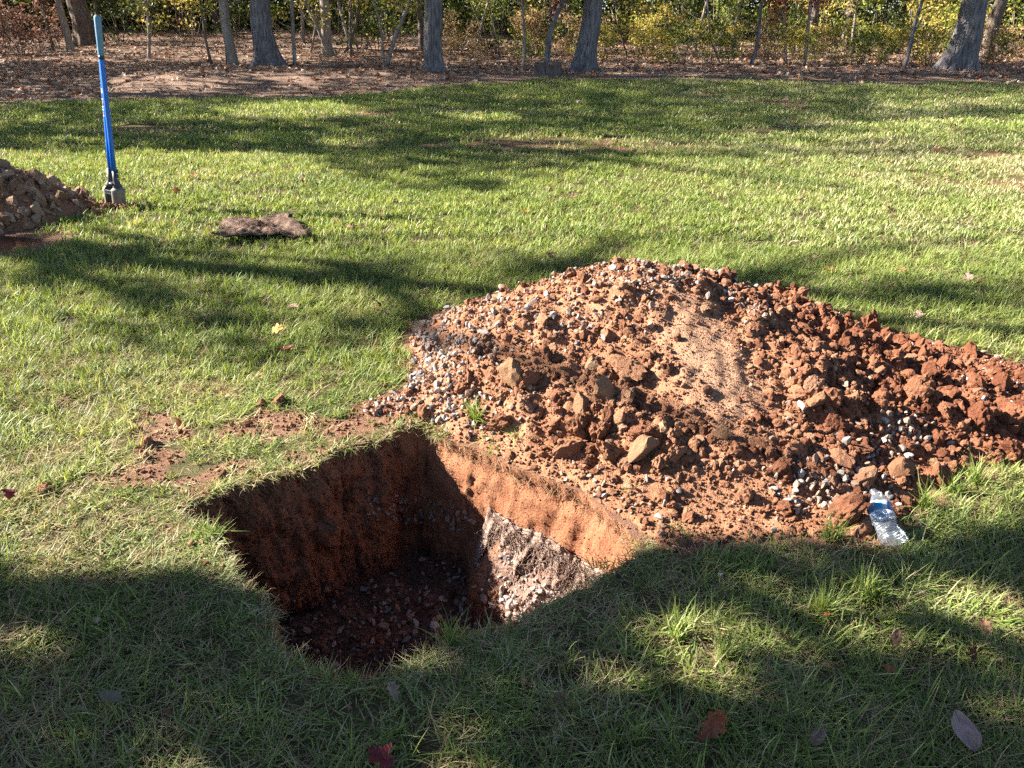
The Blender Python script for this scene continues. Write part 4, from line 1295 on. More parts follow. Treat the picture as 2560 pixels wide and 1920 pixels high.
sapling([(1800, 168), (1788, 130), (1775, 100)], 6, 'short bare leaning stem in the bushes', BARKL, 'yellow', 0, 13, h=1.6)
sapling([(1965, 173), (1962, 90), (1958, 20)], 7, 'pale stem under the red leaves, left one', BARKL, 'red', 800, 14, leafz=.95)
sapling([(2010, 174), (2018, 90), (2026, 20)], 8, 'pale stem under the red leaves, right one', BARKL, 'red', 800, 15, leafz=1.0)
sapling([(140, 150), (125, 90), (110, 20)], 6, 'thin brown sapling among the rusty brush at the far left', BARKB, 'rust', 260, 16, leafz=.8)
sapling([(172, 130), (166, 70), (150, 0)], 6, 'bare thin sapling touching the thin pinkish trunk', BARKL, 'rust', 120, 17)

STEMS = []
for k in range(20):
    px = random.uniform(330, 1060) if k < 6 else random.uniform(1130, 2540)
    b_ = random.uniform(128, 166)
    ln = random.uniform(-.28, .28)
    o = sapling([(px, b_), (px + ln * 45, b_ - 45), (px + ln * 100, b_ - 95), (px + ln * 170 + random.uniform(-15, 15), b_ - 160)], random.uniform(4, 8), 'stem', random.choice([BARKL, BARKB, BARKL]), random.choice(['yellow', 'green']), 120, 200 + k, leafz=1.1)
    STEMS.append((('left of' if px < 1087 else 'right of',), px, o))
rank_labels(STEMS, 'thin leaning stem in the brush %s the straight grey trunk', '%s thin leaning stem from left, in the brush %s the straight grey trunk')

def shrub_mesh(seed, leaf, n, wd, ht, size=.085):
    rs = np.random.default_rng(seed)
    k = 17
    C = np.c_[rs.normal(0, wd * .45, k), rs.normal(0, wd * .40, k), ht * (.12 + .88 * rs.random(k) ** .8)]
    P = C[rs.integers(0, k, n)] + rs.normal(0, .13, (n, 3)) * [1.2, 1.2, .8]
    P = P[P[:, 2] > .03]
    V, F, tn = leaf_quads(P, size, rs)
    st = []
    for j in range(9):
        c = C[j]
        b = np.array([c[0] * .25, c[1] * .25, -.05])
        mid = (b + c) / 2 + rs.normal(0, .08, 3)
        st.append(tube(np.array([b, mid, c]), [.013, .010, .004], 5))
    return mesh('foliage', V, F, LEAFM[leaf], False, {'tint': tn}), mesh('stems', *join(st), BARKL)
SH = {lf: [shrub_mesh(900 + 10 * i + j, lf, 680, .8, 1.75, .105) for j in range(4)] for i, lf in enumerate(('green', 'yellow', 'tan', 'dark', 'rust'))}
COLN = {'green': 'green', 'yellow': 'yellow green', 'tan': 'tan leaved', 'dark': 'dark green', 'rust': 'rusty brown'}
MARKS = sorted([(t_[0], t_[3]) for t_ in TREES if t_[2] > 40])
nsh = 0
NEAR = {183: 'pinkish', 222: 'shaded', 671: 'flared', 1087: 'straight', 1457: 'dappled', 2388: 'thickest'}
def where(px):
    ks = sorted(NEAR)
    l = [k for k in ks if k <= px]
    r_ = [k for k in ks if k > px]
    if l and r_: return 'between the %s and %s trunks' % (NEAR[l[-1]], NEAR[r_[0]])
    return ('right of the %s trunk' % NEAR[l[-1]]) if l else ('left of the %s trunk' % NEAR[r_[0]])
SHRUBS = []
def shrub(px, Y, lf, s):
    global nsh
    x = (px - 1280) / FPX * (Y * math.cos(PITCH) + CAM_H * math.sin(PITCH))
    z0 = float(terrain(np.array([x]), np.array([Y]))[0])
    row = 'front' if Y < 27 else ('middle' if Y < 32 else 'back')
    t = tag(empty('shrub', (x, Y, z0), (0, 0, random.uniform(0, 6.28))), 'shrub', 'shrub', 'brush along the wood edge')
    SHRUBS.append(((COLN[lf], row, where(px)), px, t))
    t.scale = (s * random.uniform(.9, 1.25), s * random.uniform(.9, 1.2), s * random.uniform(.8, 1.1))
    f, st = random.choice(SH[lf])
    obj('foliage', f, t)
    obj('stems', st, t)
    nsh += 1
for px in range(1130, 1520, 80):
    shrub(px + random.uniform(-25, 25), random.uniform(23.2, 24.5), random.choice(['green', 'dark', 'tan', 'yellow']), random.uniform(.30, .5))
for px in range(1520, 3200, 62):
    shrub(px + random.uniform(-25, 25), random.uniform(22.6, 24.2), random.choice(['green', 'yellow', 'tan', 'green', 'yellow']), random.uniform(.42, .72))
for px in range(1130, 2700, 78):
    shrub(px + random.uniform(-25, 25), random.uniform(24.5, 27), random.choice(['green', 'yellow', 'yellow', 'tan', 'green'] if px > 1650 else ['green', 'dark', 'tan', 'yellow']), random.uniform(.50, .85))
for px in list(range(-420, -60, 90)) + list(range(880, 3300, 90)):
    shrub(px + random.uniform(-30, 30), random.uniform(27.5, 31.5), random.choice(['green', 'yellow', 'dark', 'dark', 'green']), random.uniform(.8, 1.25))
for px in range(300, 3300, 95):
    shrub(px + random.uniform(-30, 30), random.uniform(33, 40), random.choice(['green', 'dark', 'dark', 'yellow', 'dark'] if px < 1500 else ['green', 'dark', 'dark', 'yellow']), random.uniform(1.1, 1.7))
for px in (-30, 20, 60, 105, 150):
    shrub(px, random.uniform(25, 30), 'rust', random.uniform(.7, 1.0))
for px in (-60, 30, 120, 330, 380, 450):
    shrub(px, random.uniform(36, 42), random.choice(['dark', 'green', 'rust']), random.uniform(1.2, 1.6))
rank_labels(SHRUBS, '%s shrub in the %s row %s', '%s %s shrub from left in %s row, %s')

# --- the wood beyond, one mass, plus an unseen canopy added for shade
def far_wood():
    rs = np.random.default_rng(77)
    cl = []
    for j in range(6):
        P = rs.normal(0, .45, (46, 3)) * [1.1, 1.1, .8]
        V, F, tn = leaf_quads(P, .17, rs)
        cl.append(mesh('leaf_clump', V, F, LEAFW, False, {'tint': tn}))
    src = source('leaf_clump', cl)
    n = 15000
    x, y = rs.uniform(-46, 52, n), rs.uniform(41, 62, n)
    z = rs.uniform(0, 1, n) ** 1.3 * 11
    gap = np.clip(.75 + .9 * n2(x, z * 1.5 + y * .1, .28, 3, 5.9), .05, 1) * np.where(x > 6, .62, 1)
    k = rs.random(n) < gap
    x, y, z = x[k], y[k], z[k]
    m = 3400
    cx, cy = rs.uniform(-52, 46, m), rs.uniform(20.5, 60, m)  # leaf clumps added overhead, out of view, to dapple the near wood with shade
    kc = rs.random(m) < np.clip(.62 + 1.0 * n2(cx, cy, .22, 3, 2.6) + .25 * (cx < -12), .05, 1) * np.where((cy < 34) & (cx > -15), .35, 1)
    x, y, z = np.r_[x, cx[kc]], np.r_[y, cy[kc]], np.r_[z, rs.uniform(5.5, 13, kc.sum())]
    o = scatter_gn('far_wood', src, np.c_[x, y, z + terrain(x, y)], rs.uniform(0, 6.28, (len(x), 3)), np.repeat(rs.uniform(.8, 1.7, len(x)) * np.where(z > 5.5, 1.25, 1), 3).reshape(-1, 3), rs.integers(0, 6, len(x)), {'hue': rs.random(len(x))})
    tag(o, 'distant autumn wood of green and yellow leaves behind the brush, plus unseen shade canopy', 'wood', kind='stuff')
    tr = []
    for j in range(70):
        px_, py_ = rs.uniform(-44, 50), rs.uniform(40, 62)
        r_ = rs.uniform(.08, .24)
        P = np.array([[px_ + .15 * math.sin(q_ * .6 + j), py_, q_ * 1.4 - .2] for q_ in range(9)])
        tr.append(tube(P, np.linspace(r_, r_ * .6, 9), 8))
    tag(obj('far_trunks', mesh('far_trunks', *join(tr), BARKB)), 'distant thin trunks seen through the leaves', 'trees', kind='stuff')
LEAFW = m_leaf('distant_foliage', [(0, (.025, .04, .010)), (.5, (.06, .08, .016)), (.8, (.15, .15, .03)), (1, (.30, .25, .05))], .3, True)
far_wood()

# stump
def stump():
    p = ground_pt(1367, 198)
    t = tag(empty('tree_stump', (p[0], p[1] + .1, float(terrain(p[:1], p[1:])[0]))), 'low dark split stump at the foot of the wavy sapling', 'stump')
    for k, (dx, r_, h) in enumerate(((-.17, .15, .26), (.0, .16, .20), (.19, .17, .27))):
        V, F = trunk_mesh(h, r_, r_ * .8, 70 + k, .35, 22, 10, 0)
        n, m = 22, 10
        V = np.vstack([V, [[0, 0, h * .9]]])
        i = np.arange(n)
        F = F + [np.stack([i * m + m - 1, ((i + 1) % n) * m + m - 1, np.full(n, n * m)], 1)]
        obj('stump_block', mesh('stump_block', V, F, BARKB), t, (dx, .05 * k, 0))
stump()
# ------------------------------------------------------------------ post hole digger
BLUE = m_plain('blue_fibreglass', (.005, .125, .50), .32, .5, 0, .12, 20, .05)
GRIP = m_plain('grey_rubber_grip', (.11, .23, .33), .6, .3, 0, .25, 30, .2)
BLACK = m_plain('black_painted_steel', (.022, .022, .024), .45, .5, 0, .4, 60, .3)
STEEL = m_plain('soiled_steel_blade', (.20, .17, .13), .55, .5, .35, .75, 34, .5)
BOLT = m_plain('zinc_bolt', (.55, .55, .55), .35, .5, .8, .2, 60, .1)
WHITE = m_plain('white_sticker', (.72, .72, .70), .5, .4, 0, .25, 60, .05)
ORANGE = m_plain('orange_sticker', (.65, .22, .04), .5, .4, 0, .2, 60, .05)

def box(cx, cy, cz, sx, sy, sz, bev=.0):
    V = np.array([(x, y, z) for x in (-.5, .5) for y in (-.5, .5) for z in (-.5, .5)]) * [sx, sy, sz] + [cx, cy, cz]
    F = np.array([(0, 1, 3, 2), (4, 6, 7, 5), (0, 4, 5, 1), (2, 3, 7, 6), (0, 2, 6, 4), (1, 5, 7, 3)])
    return V, [F]

def digger():
    p = ground_pt(290, 522)
    z0 = float(terrain(p[:1], p[1:])[0])
    t = tag(empty('post_hole_digger', (p[0], p[1], z0 - .02), (R(-1.5), R(7.0), R(-8))), 'blue handled clamshell digging tool standing in the soil at the left', 'post hole digger')
    # two blades, half shells that face one another
    for k, (cx, cy, a0, a1) in enumerate(((.036, -.012, -115, 68), (-.036, .012, 65, 248))):
        na, nz = 22, 20
        a = np.radians(np.linspace(a0, a1, na))
        z = np.linspace(0, .205, nz)
        V = np.zeros((na, nz, 3))
        for j in range(nz):
            top = sstep(np.array(z[j]), .165, .205)
            r_ = .062 * (1 - .45 * top) * (1 - .10 * (1 - z[j] / .2))
            V[:, j, 0], V[:, j, 1] = cx + r_ * np.cos(a), cy + r_ * .9 * np.sin(a)
            edge = np.abs(np.linspace(-1, 1, na))
            V[:, j, 2] = z[j] + .03 * edge ** 2 * (1 - z[j] / .205) - .01 * top * edge
        b = obj('blade', mesh('blade', V.reshape(-1, 3), grid_faces(na, nz), STEEL), t)
        sm = b.modifiers.new('thickness', 'SOLIDIFY')
        sm.thickness = .0035
        # neck: sloping yoke from blade to socket
        hx = (.028, -.028)[k]
        n_ = obj('yoke', mesh('yoke', *tube([(cx * 1.15, cy, .175), (cx * 1.1, cy, .20), (hx * 1.2, cy, .225), (hx, cy * .8, .25), (hx, cy * .7, .335)], [.040, .036, .026, .0235, .0225], 16), BLACK), t)
        hb = np.array([hx, (-.022, .018)[k], .325])
        ht = np.array([(.010, -.012)[k], (-.022, .020)[k], 1.46])
        P = np.linspace(hb, ht, 6)
        h_ = obj('handle', mesh('handle', *tube(P[:], .0195, 20), BLUE), t)
        d = (ht - hb) / np.linalg.norm(ht - hb)
        g0 = ht - d * .265
        obj('grip', mesh('grip', *tube([g0, g0 + d * .004, g0 + d * .25, g0 + d * .268, g0 + d * .276], [.0205, .0225, .0235, .0225, .017], 20), GRIP), h_)
        obj('grip_ring', mesh('grip_ring', *tube([g0 - d * .028, g0 + d * .002], [.0206, .0206], 20), BLACK), h_)
        obj('end_cap', mesh('end_cap', *tube([ht + d * .0105, ht + d * .014], [.0165, .015], 16), BLACK), h_)
        for zb in (.265, .305):
            obj('bolt', mesh('bolt', *tube([(hx + (.021 if k == 0 else -.021), -.022 * (k == 0) + .012 * (k == 1), zb), (hx + (.031 if k == 0 else -.031), -.022 * (k == 0) + .012 * (k == 1), zb)], .0065, 6), BOLT), n_)
        if k == 1:
            # worn lettering down the handle
            for q, (s0, L_, m_) in enumerate(((.52, .034, WHITE), (.475, .012, WHITE), (.452, .018, ORANGE), (.425, .012, WHITE), (.405, .012, WHITE), (.385, .010, ORANGE), (.365, .012, WHITE))):
                c_ = hb + (ht - hb) * s0
                dirs = np.radians(np.linspace(228, 268, 5))
                V = np.array([c_ + .0199 * np.array([math.cos(a_), math.sin(a_), 0]) + d * e for a_ in dirs for e in (0, L_)])
                obj('sticker', mesh('sticker', V, grid_faces(5, 2), m_), h_)
    # cross brace with its worn label between the blades
    V, F = box(-.022, -.046, .150, .060, .004, .030)
    br = obj('brace', mesh('brace', V, F, WHITE, False), t)
    for q in range(4):
        V, F = box(-.042 + q * .013, -.0492, .150, .006, .002, (.018, .012, .018, .014)[q])
        obj('worn_mark', mesh('worn_mark', V, F, BLACK, False), br)
    obj('pivot', mesh('pivot', *tube([(0, -.05, .222), (0, .05, .222)], .009, 10), BOLT), t)
    return p
DIG = digger()
# soil and stones round its foot
for k in range(70):
    a, q = rng.uniform(0, 6.28), abs(rng.normal(0, .16))
    x, y = DIG[0] - .16 + 1.9 * q * math.cos(a), DIG[1] - .08 + .45 * q * math.sin(a)
    r_ = rng.uniform(.012, .034)
    o = obj('clod', random.choice(CLOD_ME[6:]), MOUND2, (x, y, float(terrain(np.array([x]), np.array([y]))[0]) + r_ * .5 + .022), reuler(), r_)

# ------------------------------------------------------------------ torn felt on the lawn
def m_felt():
    t = NT('brown_felt')
    p = t.objco()
    n1, n3 = t.noise(p, 13, 5, .65), t.noise(p, 150, 4, .75, 1.5)
    f = t.math('ADD', t.math('MULTIPLY', n1, .6), t.math('MULTIPLY', n3, .45))
    c = t.ramp(t.mapr(f, .34, .72), [(0, (.03, .019, .014)), (.35, (.115, .075, .056)), (.65, (.215, .145, .110)), (1, (.31, .225, .175))])
    return t.done(t.bsdf(c, 1.0, .05, t.bump(n3, 1.0, .012)))
FELT = m_felt()
def fibres(P, Nn, n, L, r_, rs, curl=.5):
    """curly hairs rooted at points P"""
    out = []
    for _ in range(n):
        i = rs.integers(0, len(P))
        q = [P[i]]
        d = Nn[i] + rs.normal(0, .7, 3)
        d /= np.linalg.norm(d)
        l = L * rs.uniform(.4, 1.3) / 5
        for _ in range(5):
            q.append(q[-1] + d * l)
            d = d + rs.normal(0, curl, 3)
            d /= np.linalg.norm(d)
        out.append(tube(q, r_, 3, False))
    return join(out)
def felt():
    OUT = np.array([(528, 606), (575, 612), (640, 607), (665, 597), (700, 603), (745, 608), (765, 605), (772, 590), (768, 575), (750, 566), (726, 562), (728, 537), (718, 535), (690, 540), (640, 545), (600, 546), (572, 545), (550, 551), (562, 568), (568, 580), (560, 594)], float)
    P = np.array([ground_pt(a, 608 + (b - 608) * .72) for a, b in OUT])
    P = densify(P, .012, .024, 8.0)
    c = P.mean(0)
    n, m = len(P), 26
    V = np.zeros((n, m, 3))
    for j in range(m):
        k = 1 - j / m
        q = c + (P - c) * k
        z = .05 + .034 * fbm(np.c_[q * 5.5, np.full(n, 3.0)], 3) + .006 * noise(np.c_[q * 24, np.full(n, 1.0)]) + .02 * (1 - k)
        z = z + .055 * np.exp(-((q[:, 0] - c[0] - .18) / .09) ** 2 - ((q[:, 1] - c[1] - .22) / .10) ** 2) + .035 * np.exp(-((q[:, 1] - P[:, 1].min()) / .07) ** 2) * (.5 + noise(np.c_[q * 6, np.full(n, 9.0)]))
        V[:, j] = np.c_[q, np.clip(z, .022, 1)]
    V = V.reshape(-1, 3)
    t = tag(empty('felt_sheet', (c[0], c[1], 0)), 'torn dirty brown felt sheet lying crumpled on the sunny lawn', 'felt')
    V[:, :2] -= c
    s = obj('sheet', mesh('sheet', V, grid_faces(n, m, True), FELT), t)
    sm = s.modifiers.new('thickness', 'SOLIDIFY')
    sm.thickness = .008
    rs = np.random.default_rng(4)
    top = V[rs.integers(0, len(V), 900)]
    rimv = V.reshape(n, m, 3)[:, 0]
    Vf, Ff = fibres(np.vstack([top, rimv, rimv]), np.tile([0, 0, .6], (900 + 2 * n, 1)), 900, .035, .0011, rs)
    tag(obj('fibres', mesh('fibres', Vf, Ff, FELT), t), kind='stuff')
felt()

# ------------------------------------------------------------------ fabric hanging out of the pit wall, roots
def m_fabric():
    t = NT('frayed_geotextile')
    p = t.objco()
    n1, n3 = t.noise(p, 18, 5, .7), t.noise(t.stretch(p, 1, 1, .35), 160, 4, .75, 1.0)
    f = t.math('ADD', t.math('MULTIPLY', n1, .5), t.math('MULTIPLY', n3, .5))
    c = t.ramp(t.mapr(f, .33, .7), [(0, (.16, .095, .07)), (.5, (.34, .235, .185)), (1, (.52, .43, .37))])
    return t.done(t.bsdf(c, 1.0, .05, t.bump(n3, 1.0, .01)))
FAB = m_fabric()
def fabric():
    rs = np.random.default_rng(12)
    t = tag(empty('geotextile', (0, 0, 0)), 'frayed brown drainage fabric hanging over white gravel in the pit wall', 'fabric')
    top = [(1222, 1268), (1262, 1295), (1300, 1318), (1345, 1330), (1385, 1352), (1420, 1378), (1455, 1402), (1500, 1424), (1545, 1440)]
    hits = []
    for i in range(90):
        s_ = i / 89 * (len(top) - 1)
        a = np.interp(s_, range(len(top)), [q[0] for q in top])
        b = np.interp(s_, range(len(top)), [q[1] for q in top])
        col_ = []
        lenpx = 52 + 80 * max(0, math.sin(s_ * 2.6 + 1.2)) * (1 - i / 130) + 14 * math.sin(s_ * 11)
        for j in range(12):
            h, nn = pit_hit(a + (-.28 * j / 11 * lenpx if i < 55 else -.15 * j / 11 * lenpx), b + j / 11 * lenpx + 6 * math.sin(i * 1.7) * (j == 11))
            if h is None or h.z > -.05:
                col_.append(None)
                continue
            d_ = Vector((0, 0, CAM_H)) - h
            d_.normalize()
            off = .010 + .022 * math.sin(j / 11 * 3.1) + .006 * math.sin(i * .9 + j)
            col_.append(np.array(h + d_ * off))
        hits.append(col_)
    V, idx = [], {}
    for i, c_ in enumerate(hits):
        for j, h in enumerate(c_):
            if h is not None:
                idx[i, j] = len(V)
                V.append(h + rs.normal(0, .0015, 3))
    F = []
    for i in range(89):
        cut = (i % 13 in (5, 6, 7)) * 3
        for j in range(11 - 0):
            if cut and j > 4: continue
            if i % 17 in (10, 11) and j > 6: continue
            q = [(i, j), (i + 1, j), (i + 1, j + 1), (i, j + 1)]
            if all(k in idx for k in q): F.append([idx[k] for k in q])
    V = np.array(V)
    F = np.array(F)
    grp = np.arange(len(V))
    for _ in range(200):
        m_ = grp[F].min(1)
        g2 = grp.copy()
        for c_ in range(4): np.minimum.at(g2, F[:, c_], m_)
        if (g2 == grp).all(): break
        grp = g2
    for g_ in np.unique(grp[F[:, 0]]):
        f_ = F[grp[F[:, 0]] == g_]
        used = np.unique(f_)
        mp = np.zeros(len(V), int)
        mp[used] = np.arange(len(used))
        if len(f_) < 6: continue
        s = obj('fabric_strip', mesh('fabric_strip', V[used], mp[f_], FAB), t)
        sm = s.modifiers.new('thickness', 'SOLIDIFY')
        sm.thickness = .003
    low = V
    Vf, Ff = fibres(low, np.tile([-.25, -.45, -.65], (len(low), 1)), 1100, .055, .0009, rs, .35)
    tag(obj('fibres', mesh('fibres', Vf, Ff, FAB), t), kind='stuff')
fabric()
def roots():
    rs = np.random.default_rng(5)
    out = []
    n, k = PITV.shape[0], 0
    for _ in range(800):
        i, j = int(rs.integers(0, n)), int(rs.integers(0, 5))
        q = [PITV[i, j].copy()]
        c_ = RIM.mean(0)
        d = np.r_[(c_ - q[0][:2]), 0]
        d = d / np.linalg.norm(d) * .5 + rs.normal(0, .35, 3) + [0, 0, -.7]
        for _ in range(6):
            d = d / np.linalg.norm(d)
            q.append(q[-1] + d * rs.uniform(.004, .014))
            d = d + rs.normal(0, .35, 3)
        out.append(tube(q, np.linspace(.0012, .0004, 7), 3, False))
    tag(obj('grass_roots', mesh('grass_roots', *join(out), ROOT), PITO), kind='stuff')
ROOT = m_plain('dry_root', (.30, .20, .11), .9, .1, 0, .5, 40, .1)
roots()

# ------------------------------------------------------------------ crushed water bottle
def m_pet():
    t = NT('clear_plastic')
    lw = t.n('LayerWeight', {'Blend': .35}, out='Fresnel')
    p = t.objco()
    nb = t.bump(t.noise(p, 45, 2, .5, .4), .3, .01)
    gl = t.n('BsdfGlossy', {'Color': (1, 1, 1, 1), 'Roughness': .3, 'Normal': nb})
    tr = t.n('BsdfTransparent', {'Color': (.93, .96, .97, 1)})
    df = t.n('BsdfDiffuse', {'Color': (.80, .83, .85, 1)})
    a = t.n('MixShader', {0: .09, 1: tr, 2: df})
    return t.done(t.n('MixShader', {0: t.mapr(lw, .0, .9, .05, .55), 1: a, 2: gl}))
def m_label():
    t = NT('bottle_label')
    u, v = t.attr('u'), t.attr('v')
    c = t.mix(t.mapr(v, .78, .80), t.mix(t.mapr(v, .12, .16), (.42, .46, .48), (.02, .27, .46)), (.46, .48, .50))
    c = t.mix(t.math('MULTIPLY', t.math('GREATER_THAN', u, .06), t.math('MULTIPLY', t.math('LESS_THAN', u, .46), t.math('MULTIPLY', t.math('GREATER_THAN', v, .50), t.math('LESS_THAN', v, .86)))), c, (.48, .48, .50))
    c = t.mix(t.math('MULTIPLY', t.math('GREATER_THAN', u, .06), t.math('MULTIPLY', t.math('LESS_THAN', u, .46), t.math('MULTIPLY', t.math('GREATER_THAN', v, .48), t.math('LESS_THAN', v, .54)))), c, (.55, .06, .10))
    wv = t.n('TexWave', {'Vector': t.n('CombineXYZ', {0: u, 1: v, 2: 0.0}), 'Scale': 14.0, 'Distortion': 3.0, 'Detail': 2.0})
    c = t.mix(t.math('MULTIPLY', t.math('GREATER_THAN', wv, .62), t.math('MULTIPLY', t.math('MULTIPLY', t.math('GREATER_THAN', u, .10), t.math('LESS_THAN', u, .42)), t.math('MULTIPLY', t.math('GREATER_THAN', v, .60), t.math('LESS_THAN', v, .80)))), c, (.05, .08, .30))
    c = t.mix(t.math('MULTIPLY', t.math('GREATER_THAN', wv, .6), t.math('MULTIPLY', t.math('MULTIPLY', t.math('GREATER_THAN', u, .10), t.math('LESS_THAN', u, .5)), t.math('MULTIPLY', t.math('GREATER_THAN', v, .2), t.math('LESS_THAN', v, .3)))), c, (.02, .22, .42))
    c = t.mix(t.mapr(u, .66, .69), c, (.40, .45, .48))
    c = t.mix(t.mapr(u, .80, .82), c, (.035, .06, .22))
    return t.done(t.bsdf(c, .35, .5))
PET, LABEL = m_pet(), m_label()
def bottle():
    base, neck = ground_pt(2242, 1358, .032), ground_pt(2176, 1228, .085)
    A, B = np.array([*base, .036]), np.array([*neck, .090])
    ax = B - A
    L = float(np.linalg.norm(ax))
    t = tag(empty('water_bottle', A), 'crushed clear plastic water bottle with blue label at the heap edge', 'bottle')
    q = Vector(ax).to_track_quat('Z', 'Y')
    t.rotation_mode = 'QUATERNION'
    t.rotation_quaternion = q
    K = L / .205
    def crush(V):
        V = V * K
        z = V[:, 2] / L
        V[:, 0] *= 1.22
        V[:, 1] *= .80
        tw = -.35 + .5 * z
        x, y = V[:, 0] * np.cos(tw) - V[:, 1] * np.sin(tw), V[:, 0] * np.sin(tw) + V[:, 1] * np.cos(tw)
        k = 1 - .30 * np.exp(-((z - .33) / .10) ** 2)
        V[:, 0], V[:, 1] = x * (1 - .12 * np.exp(-((z - .25) / .12) ** 2)) + .010 * np.sin(z * 5), y * k
        V[:, :2] += (.003 * noise(V * 45) + .0012 * noise(V * 90))[:, None] * np.sign(V[:, :2])
        return V
    zz = np.r_[0, 0, .004, np.linspace(.012, .100, 60), np.linspace(.102, .143, 20), .150, .158, .166, .174, .180, .186, .188, .1885, .191, .1915, .198, .2]
    rib = lambda z: .0015 * np.sin(z / .0085 * 2 * np.pi) * ((z > .015) & (z < .100)) 
    rr = []
    for i, z in enumerate(zz):
        if i == 0: r_ = .001
        elif i == 1: r_ = .022
        elif z < .012: r_ = .028
        elif z <= .145: r_ = .0305 + float(rib(np.array(z)))
        else: r_ = np.interp(z, [.145, .158, .172, .182, .186, .1884, .1886, .191, .1912, .2], [.0305, .029, .023, .014, .0125, .0125, .0165, .0165, .0125, .0125])
        rr.append(r_)
    n, m = 48, len(zz)
    a = np.arange(n) * 2 * np.pi / n
    V = np.stack([np.outer(np.cos(a), rr), np.outer(np.sin(a), rr), np.tile(zz, (n, 1))], -1).reshape(-1, 3)
    obj('body', mesh('body', crush(V), grid_faces(n, m, True), PET), t)
    # label wrapped round the middle
    view = (Vector((0, 0, CAM_H)) - Vector((A + B) / 2))
    lv = q.inverted() @ view
    a0 = math.atan2(lv.y, lv.x)
    nu, nv = 61, 12
    au = a0 + np.linspace(-np.pi, np.pi, nu)
    zv = np.linspace(.104, .143, nv)
    U, Vv = np.meshgrid(np.linspace(0, 1, nu), np.linspace(0, 1, nv), indexing='ij')
    V = np.stack([np.outer(np.cos(au), np.full(nv, .0316)), np.outer(np.sin(au), np.full(nv, .0316)), np.tile(zv, (nu, 1))], -1).reshape(-1, 3)
    uu = np.clip((U.ravel() - .25) * 2, -.2, 1.2)
    obj('label', mesh('label', crush(V), grid_faces(nu, nv), LABEL, True, {'u': np.clip(uu, 0, 1), 'v': Vv.ravel()}), t)
bottle()

# ------------------------------------------------------------------ fallen leaves
def leaf_mesh(kind, seed, mat, curl=.5):
    rs = np.random.default_rng(seed)
    n = 25
    t = np.linspace(0, 1, n)
    if kind == 'oak':
        wv = .30 * np.sin(np.pi * t) ** .55 * (.55 + .45 * np.abs(np.sin(np.pi * 3.6 * t + .4))) * (.6 + .8 * t)
    elif kind == 'maple':
        wv = .48 * np.sin(np.pi * np.clip(t * 1.05, 0, 1)) ** .7 * (.35 + .65 * np.abs(np.sin(np.pi * 2.6 * t + .55)))
    else:
        wv = (.27 if kind == 'oval' else .33) * np.sin(np.pi * t ** .85) ** .75
    wv = np.maximum(wv, .008)
    V = []
    c1, c2 = rs.normal(0, curl), rs.uniform(.2, 1) * curl
    for i in range(n):
        for s in (-1, -.5, 0, .5, 1):
            x, y = s * wv[i], t[i] - .5 + .06 * abs(s) * (kind in ('oak', 'maple'))
            z = c2 * (abs(x) ** 1.3) * .9 + c1 * (y ** 2) * .8 + .03 * math.sin(9 * y + seed + 3 * s)
            V.append((x, y, z))
    for s in (0, 1):
        V += [(.008 * (-1, 1)[s], -.5, 0), (.006 * (-1, 1)[s], -.78, .04)]
    m = n * 5
    F = np.vstack([grid_faces(n, 5), [[m, m + 2, m + 3, m + 1]]])
    V = np.array(V)
    V[:, 2] -= V[:, 2].min()
    return mesh('leaf', V, F, mat, True)
def m_fallen(name, c, c2):
    t = NT(name)
    o = t.objco()
    r_ = t.orand()
    n_ = t.noise(o, 5, 5, .65)
    cc = t.mix(t.mapr(n_, .35, .7), c, c2)
    hs = t.n('HueSaturation', {'Hue': .5, 'Saturation': 1.0, 'Value': t.mapr(r_, 0, 1, .7, 1.3), 'Color': cc})
    v_ = t.vor(t.stretch(o, 1, .5, 1), 9)
    b = t.bsdf(hs, .6, .3, t.bump(v_, .3, .02))
    tr = t.n('BsdfTranslucent', {'Color': hs})
    return t.done(t.n('MixShader', {0: .2, 1: b, 2: tr}))
FL = {'brown': m_fallen('brown_leaf', (.15, .075, .04), (.25, .14, .075)), 'red': m_fallen('red_leaf', (.15, .016, .018), (.10, .02, .02)), 'orange': m_fallen('orange_leaf', (.36, .12, .04), (.25, .075, .03)),
      'tan': m_fallen('tan_leaf', (.33, .22, .14), (.24, .155, .10)), 'mauve': m_fallen('pale_underside_leaf', (.31, .205, .17), (.24, .15, .125)), 'rust': m_fallen('rust_leaf', (.17, .05, .02), (.11, .035, .018)), 'olive': m_fallen('olive_leaf', (.14, .13, .075), (.19, .17, .10)), 'gold': m_fallen('gold_leaf', (.55, .33, .05), (.45, .26, .06))}
FL['pale'] = m_fallen('bleached_leaf', (.44, .31, .22), (.33, .22, .155))
LM_ = {}
def leaf(px, py, size, kind, c, label, grp=None, rot=None, zoff=.028, seed=1, curl=.5, p=None):
    key = (kind, c, seed % 5, curl)
    if key not in LM_: LM_[key] = leaf_mesh(kind, seed, FL[c], curl)
    p = ground_pt(px, py) if p is None else p
    rot = rot or (random.uniform(-.5, .5), random.uniform(-.5, .5), random.uniform(0, 6.28))
    size *= .78
    o = obj('leaf', LM_[key], None, (p[0], p[1], float(terrain(np.array(p[:1]), np.array(p[1:2]))[0]) + zoff), rot, size)
    return tag(o, label, 'leaf', grp)
leaf(1775, 1848, .115, 'oak', 'rust', 'large rust brown lobed oak leaf standing up in the front grass', rot=(.75, .25, -1.0), zoff=.035, seed=3, curl=.7)
leaf(2398, 1858, .118, 'broad', 'mauve', 'long pale mauve oval leaf at the lower right corner', rot=(.35, .1, .12), zoff=.04, seed=1, curl=.4)
